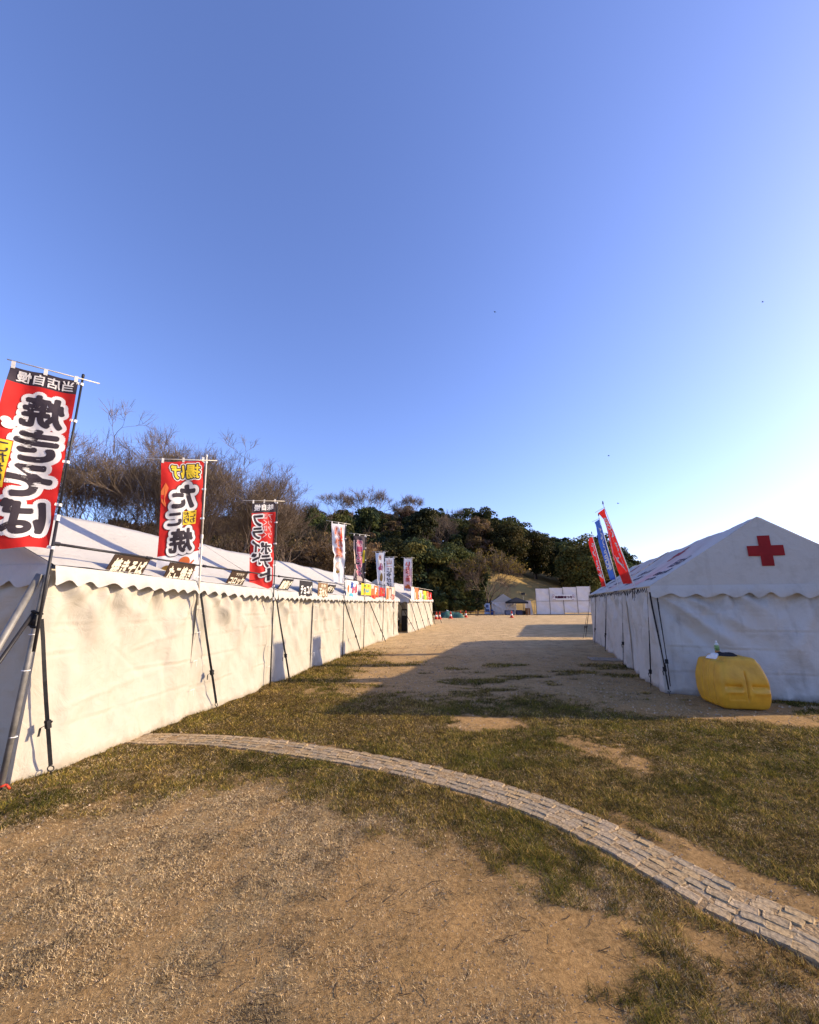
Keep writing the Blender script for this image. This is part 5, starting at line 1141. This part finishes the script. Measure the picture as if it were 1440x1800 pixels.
EVG = [evergreen_variant(1, 10, 4.2, [LEAF[0], LEAF[0], LEAF[2]], 60, 110, 0.42), evergreen_variant(2, 11, 4.0, [LEAF[2], LEAF[0]], 60, 110, 0.42), evergreen_variant(3, 9, 4.3, [LEAF[1], LEAF[0]], 60, 110, 0.42), evergreen_variant(4, 10, 3.8, [LEAF[3], LEAF[1], LEAF[4]], 52, 95, 0.40), evergreen_variant(5, 12, 3.2, [LEAF[2], LEAF[0]], 52, 100, 0.42, 'cone'), evergreen_variant(6, 9, 3.9, [LEAF[4], LEAF[3]], 46, 85, 0.40)]
CAMPHOR = [evergreen_variant(11, 11, 5.0, [LEAF[0], LEAF[1], LEAF[0]], 110, 120, 0.36, low=0.05), evergreen_variant(12, 10, 4.6, [LEAF[1], LEAF[0], LEAF[2]], 100, 120, 0.36, low=0.05)]

def tree(var, name, label, x, y, s=1.0, group=None, rz=None, z=None, sz=1.0):
    tr, cr, lf = var; z = max(float(hill_z(np.array(x), np.array(y))), 0.0) if z is None else z
    o = thing(name, label, 'tree', (x, y, z), random.uniform(0, 6.28) if rz is None else rz, group); o.scale = (s, s, s * sz)
    link('trunk', tr, o); link('crown', cr, o)
    if lf: link('leaves', lf, o)
    return o
def atpx(px, Y): return (px - 720) / 710.0 * Y * 1.0 / 1.0

# large bare trees behind the left tents, left to right
bt = [(-27.6, 31.5, 0, 1.12), (-23.6, 30.5, 1, 1.05), (-19.6, 32.0, 2, 1.07), (-16.6, 30.5, 0, 0.98), (-13.4, 31.5, 1, 0.93), (-10.4, 32.5, 2, 0.72), (-32.5, 33.0, 2, 1.08), (-24.5, 35.5, 2, 1.08), (-18.4, 35.0, 1, 1.02), (-13.2, 36.0, 0, 0.92)]
lb = ['bare spreading tree rising right beside the noodle banner', 'tall bare tree second from the noodle banner', 'bare forking tree just left of the octopus ball banner', 'bare tree directly behind the octopus ball banner', 'dense bare tree right of the octopus ball banner', 'rounded bare tree directly above the potato banner', 'bare tree at the left edge behind the noodle banner', 'bare tree standing back between the noodle and octopus ball banners', 'bare tree standing back just left of the octopus ball banner', 'bare tree standing back between the octopus ball and potato banners']
for (x, y, v, s), l in zip(bt, lb): tree(BARE[v], 'bare_tree', l, x, y, s, 'large bare trees behind the left tents', z=0.0)
# bare trees standing out on the hilltop
for (az, y, v, s), l in zip(((-0.185, 92, 0, 1.22), (-0.105, 95, 1, 1.32), (0.005, 100, 0, 1.12), (0.115, 108, 1, 0.85), (-0.27, 88, 1, 1.1), (0.42, 104, 0, 0.8)), ['wide bare tree on the hilltop, left of centre', 'tall bare tree on the hilltop beside a wide one', 'bare tree alone on the hill crest', 'thin bare tree peeping over the hill crest', 'bare tree where the near trees meet the hill', 'pale thin tree low on the right hill crest']):
    tree(BAREF[v], 'bare_tree', l, az * y, y, s, 'bare trees on the hilltop')
# scrub behind the left tents
rr = random.Random(5); scrub = []
for i in range(52):
    y = rr.uniform(42, 62); az = rr.uniform(-1.05, -0.16); scrub.append((az, tree(BRUSH[i % 2], 'scrub_bush', 'x', az * y, y, rr.uniform(0.85, 1.2), 'scrub behind the left tents')))
NUM0 = ['%d%s' % (k, 'th' if 10 < k % 100 < 14 else {1: 'st', 2: 'nd', 3: 'rd'}.get(k % 10, 'th')) for k in range(1, 99)]
for k, (_, o) in enumerate(sorted(scrub, key=lambda q: q[0])): o['label'] = 'brown leafless scrub in the thicket behind the left tents, %s from left' % NUM0[k]
# wood on the hillside
wood = []; rows_ = ['lowest', 'lower', 'middle', 'upper', 'topmost']
for row, y0 in enumerate(np.arange(60, 124, 5.6)):
    for az in np.arange(-1.0, 0.66, 5.3 / y0):
        y = y0 + rr.uniform(-2.2, 2.2); a = az + rr.uniform(-0.03, 0.03); x = a * y
        if 0.20 < a < 0.60 and y < 84 - 10 * (a > 0.42) - 12 * (a < 0.25): continue          # open grassy slope
        if a > 0.55 and y < 100: continue
        h = rr.random(); mid = -0.25 < a < 0.22 and y > 70
        if a < -0.25 and h < 0.65: v = BRUSH[rr.randrange(2)]; nm, kd, s = 'scrub_bush', 'brown scrub', rr.uniform(0.9, 1.25)
        elif h < (0.20 if mid else 0.08): v = BAREF[rr.randrange(2)]; nm, kd, s = 'bare_tree', 'leafless tree', rr.uniform(0.6, 0.8)
        elif h < (0.48 if mid else 0.22): v = EVG[rr.choice((3, 5))]; nm, kd, s = 'bronze_tree', 'bronze brown tree', rr.uniform(0.62, 0.92)
        else: v = EVG[rr.choice((0, 1, 2, 0, 1, 4))]; nm, kd, s = 'evergreen_tree', 'dark evergreen', rr.uniform(0.55, 1.02)
        zone = 'above the near left tents' if a < -0.35 else 'above the far banners' if a < -0.04 else 'above the cones and budding tree' if a < 0.24 else 'above the stage screen' if a < 0.42 else 'beside the drink flags'
        wood.append((tree(v, nm, 'x', x, y, s, 'trees of the hillside wood', sz=rr.uniform(0.78, 1.22)), kd, min(4, row * 5 // 12), zone, a))
cells = {}
for w_ in wood: cells.setdefault(w_[1:4], []).append(w_)
NUM = ['leftmost', 'second', 'third', 'fourth', 'fifth', 'sixth', 'seventh', 'eighth', 'ninth', 'tenth', 'eleventh', 'twelfth', 'thirteenth', 'fourteenth', 'fifteenth', 'sixteenth', 'seventeenth', 'eighteenth', 'nineteenth', 'twentieth'] + ['%dth' % k for k in range(21, 60)]
for (kd, rw, zn), L_ in cells.items():
    for k, w_ in enumerate(sorted(L_, key=lambda q: q[4])):
        w_[0]['label'] = '%s on the %s slope %s%s' % (kd, rows_[rw], zn, '' if len(L_) == 1 else ', ' + NUM[k] + (' there' if k == 0 else ' from left'))
print('wood', len(wood))
# named trees at the foot of the hill
for (az, y, v, s, l) in ((-0.115, 56, CAMPHOR[1], 0.95, 'dark evergreen behind the crumpled white banner'), (-0.045, 54.5, CAMPHOR[0], 0.88, 'bushy evergreen behind the five thin banners'), (0.035, 55.5, CAMPHOR[1], 1.0, 'broad evergreen at the foot of the hill above the cones'), (0.10, 58, CAMPHOR[0], 0.86, 'dark evergreen just left of the budding tree'), (-0.19, 55, CAMPHOR[0], 0.85, 'shaded evergreen above the far left tents'),
        (0.245, 76, CAMPHOR[0], 0.90, 'round evergreen above the small white tent'), (0.435, 69, CAMPHOR[0], 1.0, 'large dark evergreen standing above the white stage screen'), (0.50, 73, CAMPHOR[1], 0.88, 'evergreen beside the leaning red flags'), (0.375, 82, CAMPHOR[1], 0.9, 'evergreen at the top of the open grassy slope'), (0.31, 80, CAMPHOR[0], 0.85, 'evergreen beside the thin pole on the hill'), (0.60, 118, EVG[0], 0.75, 'small far tree left of the first aid tent roof'), (0.565, 96, EVG[2], 0.75, 'olive tree behind the blue flag')):
    tree(v, 'evergreen_tree', l, az * y, y, s, 'evergreens at the foot of the hill')
tree(BUD, 'budding_tree', 'vase shaped tree with yellow buds behind the small white tent', 10.4, 55.0, 1.0, z=0.0, rz=1.0)
# low shade bushes along the foot of the wood
for i in range(26):
    az = -0.22 + i * 0.0175; y = 52.5 + rr.uniform(-0.8, 1.2) + 4 * max(0, -az)
    if 0.165 < az < 0.235: continue
    tree(EVG[(0, 1, 2)[i % 3]], 'shrub', 'low dark shrub at the foot of the wood, %s from left' % NUM0[i], az * y, y, rr.uniform(0.20, 0.32), 'low shrubs at the foot of the wood', z=0.0)

# ================================================================== FAR END OF THE GROUND
SHEET = mat('stage_sheet', (0.70, 0.68, 0.66), 0.75, 1.2, 0.15, trans=0.08)
def sheet(name, parent, x0, x1, z0, z1, seed, y=0.0, m=SHEET, amp=0.06):
    X, Z = np.meshgrid(np.linspace(x0, x1, 20), np.linspace(z0, z1, 20), indexing='ij'); f = (X - x0) / (x1 - x0); v = (Z - z0) / (z1 - z0)
    Y = y - amp * (fbm((X + Z) * 1.2, (X - Z) * 0.6, seed, 3) - 0.5) * 2 * np.sin(np.pi * f) ** 0.5 - amp * 0.6 * np.sin((f + v * 1.4) * 6 + seed) * np.sin(np.pi * v)
    return link(name, npmesh(name, np.stack([X, Y, Z], -1).reshape(-1, 3), gridfaces(20, 20), m, True), parent)
o = thing('stage_screen', 'tall white sheeted screen with a purple lettered sign at the back', 'screen', (16.2, 53.0, 0), R(-4))
wS = 1.72
for i in range(4):
    zt0 = 3.22 + 0.09 * i; zb = (0.02, 0.02, 0.27, 0.29)[i]
    sheet('sheet', o, i * wS + 0.02, (i + 1) * wS - 0.02, zb, 1.68 + 0.02 * i, 20 + i); sheet('sheet', o, i * wS + 0.02, (i + 1) * wS - 0.02, 1.70 + 0.02 * i, zt0 + 0.04, 30 + i)
for i in range(5):
    mb = MB(); mb.tube((i * wS, -0.08, 0), (i * wS, -0.08, 3.27 + 0.09 * i), 0.035, n=6); mb.tube((i * wS, 0.06, 2.4), (i * wS, 1.5, 0), 0.025, n=6); mb.build('post', STEEL, o)
for z in (0.05, 1.68, 3.22): mb = MB(); mb.tube((0, -0.10 if z == 1.68 else 0.07, z), (4 * wS, -0.10 if z == 1.68 else 0.07, z + 0.05), 0.018, n=6); mb.build('rail', STEEL, o)
mb = MB(); mb.box((2 * wS, 0.5, 0.05), (4.2 * wS, 1.6, 0.10)); mb.build('base', mat('stage_base', (0.30, 0.26, 0.20), 0.8, 3, 0.3), o)
mb = MB(); mb.box((2.0 * wS, -0.17, 2.17), (2.75, 0.03, 0.66)); sg = mb.build('sign_board', WHITETAB, o)
PUR = mat('sign_purple', (0.16, 0.025, 0.075), 0.7, 3, 0.3)
V2, F2 = text_rect('公園桜まつり', (2.0 * wS - 1.10, 2.02, 2.0 * wS + 1.10, 2.36), 0.10, 0.10); link('sign_lettering', npmesh('sign_lettering', np.stack([V2[:, 0], np.full(len(V2), -0.19), V2[:, 1]], 1), F2, PUR), sg)
for sx in (-1, 1):
    mb = MB(); mb.torus((2.0 * wS + sx * 1.22, -0.19, 2.40), 0.10, 0.03, (0, 1, 0), 10, 5); mb.torus((2.0 * wS + sx * 1.27, -0.19, 2.18), 0.08, 0.028, (0, 1, 0), 10, 5); mb.path([(2.0 * wS + sx * 1.3, -0.19, 1.88), (2.0 * wS + sx * 1.2, -0.19, 1.92), (2.0 * wS + sx * 1.0, -0.19, 1.89)], 0.03, 6); tag(mb.build('sign_scrolls', mat('sign_mauve', (0.45, 0.30, 0.34), 0.7, 4, 0.2), sg), kind='stuff')
mb = MB(); mb.box((4 * wS + 0.02, -0.12, 2.65), (0.22, 0.22, 0.36)); mb.build('loudspeaker', BLACKP, o)
# side flap left of the stage
o = thing('side_screen', 'narrow pale sheet leaning beside the white stage screen', 'screen', (14.75, 53.0, 0), 0); X, Z = np.meshgrid(np.linspace(0, 1, 8), np.linspace(0, 1.75, 10), indexing='ij'); Xs = X * (0.95 - 0.28 * Z / 1.75) + 0.05 * Z; link('sheet', npmesh('sheet', np.stack([Xs, 0.05 * np.sin(X * 5), Z], -1).reshape(-1, 3), gridfaces(8, 10), mat('peach_sheet', (0.70, 0.60, 0.50), 0.8, 2, 0.15), True), o); mb = MB(); mb.tube((0, 0.06, 0), (0, 0.06, 1.8), 0.025, n=6); mb.build('post', STEEL, o); mb = MB(); mb.tube((1.05, 0.06, 0), (0.75, 0.06, 1.8), 0.03, n=6); mb.build('post', BLACKP, o)
# small white tent at the back
t = Tent('small white gabled tent standing at the back before the slope', (10.75, 54.2), 8.0, 3.6, 3.1, 1.62, 1.62, 2.62, 2.62, 1, 1500, CANVAS_ROOF, SHEET, None, 'small_tent'); t.side('x0', res=0.1); t.side('x1', res=0.1, folds=((0.5, 1.5, 1.2, 0.2, 0.06, 0.15),)); t.gable('y0', res=0.08, folds=((0.1, 1.5, 1.6, 0.5, 0.10, 0.2), (3.0, 1.5, 1.6, 0.5, 0.10, 0.2)), scallop=False); t.gable('y1', res=0.1); t.frame()
# black pop-up canopy
o = thing('popup_canopy', 'low black pop-up canopy beside the small white tent', 'canopy', (13.55, 52.4, 0), 0.0)
NET = mat('black_canopy', (0.012, 0.014, 0.020), 0.6, 3, 0.3); mb = MB(); h = 1.15
mb.add([(-h, -h, 1.62), (h, -h, 1.62), (h, h, 1.62), (-h, h, 1.62), (0, 0, 2.18)], [(0, 1, 4), (1, 2, 4), (2, 3, 4), (3, 0, 4)]); rf_ = mb.build('canopy_roof', NET, o)
mb = MB()
for (a_, b_) in (((-h, -h), (h, -h)), ((h, -h), (h, h)), ((h, h), (-h, h)), ((-h, h), (-h, -h))): mb.add([(*a_, 1.618), (*b_, 1.618), (*b_, 1.40), (*a_, 1.40)], [(0, 1, 2, 3)])
mb.build('valance', NET, o)
for sx in (-1, 1):
    for sy in (-1, 1): mb = MB(); mb.tube((sx * (h - 0.05), sy * (h - 0.05), 0), (sx * (h - 0.05), sy * (h - 0.05), 1.6), 0.02, n=6); mb.build('leg', STEEL, o)
# gear round the canopy
def boxthing(name, label, cat, c, size, m, lidm=None, rz=0.0, group=None):
    o = thing(name, label, cat, (c[0], c[1], 0), rz, group); bm = bmesh.new(); bmesh.ops.create_cube(bm, size=1.0)
    for v in bm.verts: v.co = Vector((v.co.x * size[0], v.co.y * size[1], (v.co.z + 0.5) * size[2]))
    bmesh.ops.bevel(bm, geom=bm.edges[:], offset=min(size) * 0.12, segments=2, affect='EDGES'); me = bpy.data.meshes.new('body'); bm.to_mesh(me); bm.free(); me.materials.append(m); link('body', me, o)
    mb = MB(); mb.box((0, 0, size[2] + 0.02), (size[0] * 1.04, size[1] * 1.04, 0.045)); mb.build('top', lidm or m, o); return o
boxthing('tarp_bundle', 'blue grey tarpaulin bundle before the small white tent', 'bundle', (12.55, 52.2), (1.15, 0.7, 0.55), mat('tarp_blue', (0.16, 0.19, 0.27), 0.6, 3, 0.4, bump=0.6, bscale=6))
boxthing('storage_case', 'dark blue storage case under the black canopy', 'case', (13.7, 52.0), (0.75, 0.5, 0.55), mat('case_blue', (0.03, 0.04, 0.09), 0.5, 3, 0.3)); boxthing('storage_case', 'black storage case next to the blue case', 'case', (14.3, 52.4), (0.5, 0.5, 0.48), BLACKP)
boxthing('wooden_crate', 'brown wooden crate stack beside the pale leaning sheet', 'crate', (14.75, 51.9), (0.55, 0.5, 0.80), mat('crate_wood', (0.22, 0.10, 0.035), 0.8, 4, 0.4))
o = thing('blue_signboard', 'pale blue standing signboard under the budding tree', 'sign', (9.95, 53.2, 0), 0.05); mb = MB(); mb.box((0, 0, 0.75), (0.72, 0.06, 1.35)); bd = mb.build('panel', mat('board_pale_blue', (0.36, 0.47, 0.66), 0.6, 2, 0.2), o); mb = MB(); mb.box((0, -0.035, 1.05), (0.34, 0.012, 0.36)); mb.box((0, -0.035, 0.55), (0.5, 0.012, 0.3)); tag(mb.build('print', mat('board_navy', (0.05, 0.08, 0.2), 0.6, 4, 0.2), bd), kind='stuff')
for sx in (-0.3, 0.3): mb = MB(); mb.tube((sx, 0.0, 0), (sx, 0.0, 0.1), 0.03, n=6); mb.build('foot', STEEL, o)
boxthing('blue_bin', 'dark blue bin right of the pale blue signboard', 'bin', (10.5, 53.0), (0.30, 0.35, 0.60), mat('bin_blue', (0.02, 0.06, 0.22), 0.5, 3, 0.3))
# lamp post by the stage
o = thing('lamp_post', 'slim post with twin lamp heads left of the stage screen', 'lamp', (14.72, 53.5, 0), 0); mb = MB(); mb.tube((0, 0, 0), (0, 0, 2.75), 0.035, 0.028, 8); mb.build('post', STEEL, o, True)
for sx in (-1, 1): mb = MB(); mb.box((sx * 0.13, -0.06, 2.62), (0.20, 0.22, 0.26)); mb.tube((0, 0, 2.6), (sx * 0.1, 0, 2.6), 0.015, n=6); mb.build('lamp_head', BLACKP, o)
# thin pole on the hill
z = float(hill_z(np.array(24.6), np.array(80.0))); o = thing('utility_pole', 'thin pale pole rising among the trees on the hill', 'pole', (24.6, 80.0, z), 0); mb = MB(); mb.tube((0, 0, -0.5), (0, 0, 12.4 - z + 2.0), 0.14, 0.10, 8); mb.build('post', mat('pole_concrete', (0.33, 0.28, 0.23), 0.8, 2, 0.2), o, True); mb = MB(); mb.tube((-0.3, 0, 12.0 - z + 1.8), (0.3, 0, 12.0 - z + 1.8), 0.04, n=6); mb.build('cross_arm', STEEL, o)
# traffic cones
CONE = mat('cone_orange', (0.62, 0.045, 0.018), 0.5, 4, 0.25); CW = mat('cone_white', (0.72, 0.70, 0.66), 0.5)
def cone(label, x, y, lean=0.0):
    o = thing('traffic_cone', label, 'cone', (x, y, 0), random.uniform(0, 3), 'orange traffic cones'); o.rotation_euler[0] = lean
    mb = MB(); mb.lathe([(0.165, 0.03), (0.125, 0.22)], (0, 0, 0), 14); mb.build('body', CONE, o, True); mb = MB(); mb.lathe([(0.125, 0.22), (0.088, 0.40)], (0, 0, 0), 14); mb.build('band', CW, o, True); mb = MB(); mb.lathe([(0.088, 0.40), (0.035, 0.68), (0.03, 0.70)], (0, 0, 0), 14); mb.build('tip', CONE, o, True); mb = MB(); mb.box((0, 0, 0.016), (0.40, 0.40, 0.032)); mb.build('base', CONE, o)
cone('orange cone in front of the black canopy', 10.55, 43.0); cone('orange cone at the corner of the last left tent', 2.85, 39.5); cone('orange cone in front of the green net heap', 4.05, 41.0); cone('orange cone right behind the green net heap', 5.45, 44.5); cone('orange cone farthest right of the net heap', 5.95, 44.0); cone('leaning orange cone beside the last left tent', 2.5, 39.2, 0.12)
# heap of green netting with poles
rag('heap of green netting beside the orange cones', 'net_heap', (4.35, 43.2, -0.02), 1.25, 0.7, 0.75, mat('net_green', (0.05, 0.16, 0.12), 0.7, 3, color2=(0.02, 0.05, 0.05), bump=0.8, bscale=8), 21, 0.1)
o = thing('tent_pole_bundle', 'pale pole lying aslant on the green net heap', 'pole', (5.35, 43.0, 0.02), 0); mb = MB(); mb.tube((0, 0, 0.05), (-1.5, 0.3, 0.72), 0.05, n=8); mb.build('pipe', WHITETAB, o); mb = MB(); mb.tube((0.0, 0.02, 0.05), (-0.06, 0.03, 0.09), 0.07, n=8); mb.build('end_cap', STEEL, o)
# low timber rail at the edge of the ground
for k in range(5):
    x = 0.5 + 2.1 * k; o = thing('low_rail', 'low brown rail between posts along the back, %s from the left' % ('first', 'second', 'third', 'fourth', 'fifth')[k], 'rail', (x, 48.5, 0), 0, 'low rails along the back'); w_ = mat('rail_wood', (0.13, 0.09, 0.06), 0.85, 4, 0.4)
    for xx in (-0.95, 0.95): mb = MB(); mb.tube((xx, 0, 0), (xx, 0, 0.55), 0.05, n=8); mb.build('post', w_, o)
    mb = MB(); mb.tube((-1.03, 0, 0.48), (1.03, 0, 0.48), 0.035, n=8); mb.build('bar', w_, o)
# birds
for (x, y, z, l) in ((14.6, 60, 50.0, 'tiny dark bird high in the middle of the sky'), (60.8, 60, 52, 'tiny dark bird at the right edge of the sky'), (31.3, 60, 24.0, 'tiny dark bird above the right tents'), (31.9, 60, 16.3, 'lowest tiny dark bird over the leaning flags')):
    o = thing('bird', l, 'bird', (x, y, z), 0.6, 'birds in the sky'); mb = MB(); mb.lathe([(0.01, -0.16), (0.05, -0.06), (0.055, 0.03), (0.03, 0.12), (0.004, 0.17)], (0, 0, 0), 8); b_ = mb.build('body', BLACKP, o, True); b_.rotation_euler = (R(90), 0, 0)
    for sx in (-1, 1): mb = MB(); mb.add([(0, -0.05, 0.02), (0, 0.07, 0.02), (sx * 0.18, 0.05, 0.09), (sx * 0.18, -0.03, 0.09), (sx * 0.36, -0.03, 0.04)], [(0, 1, 2, 3), (3, 2, 4)]); mb.build('wing', BLACKP, o)
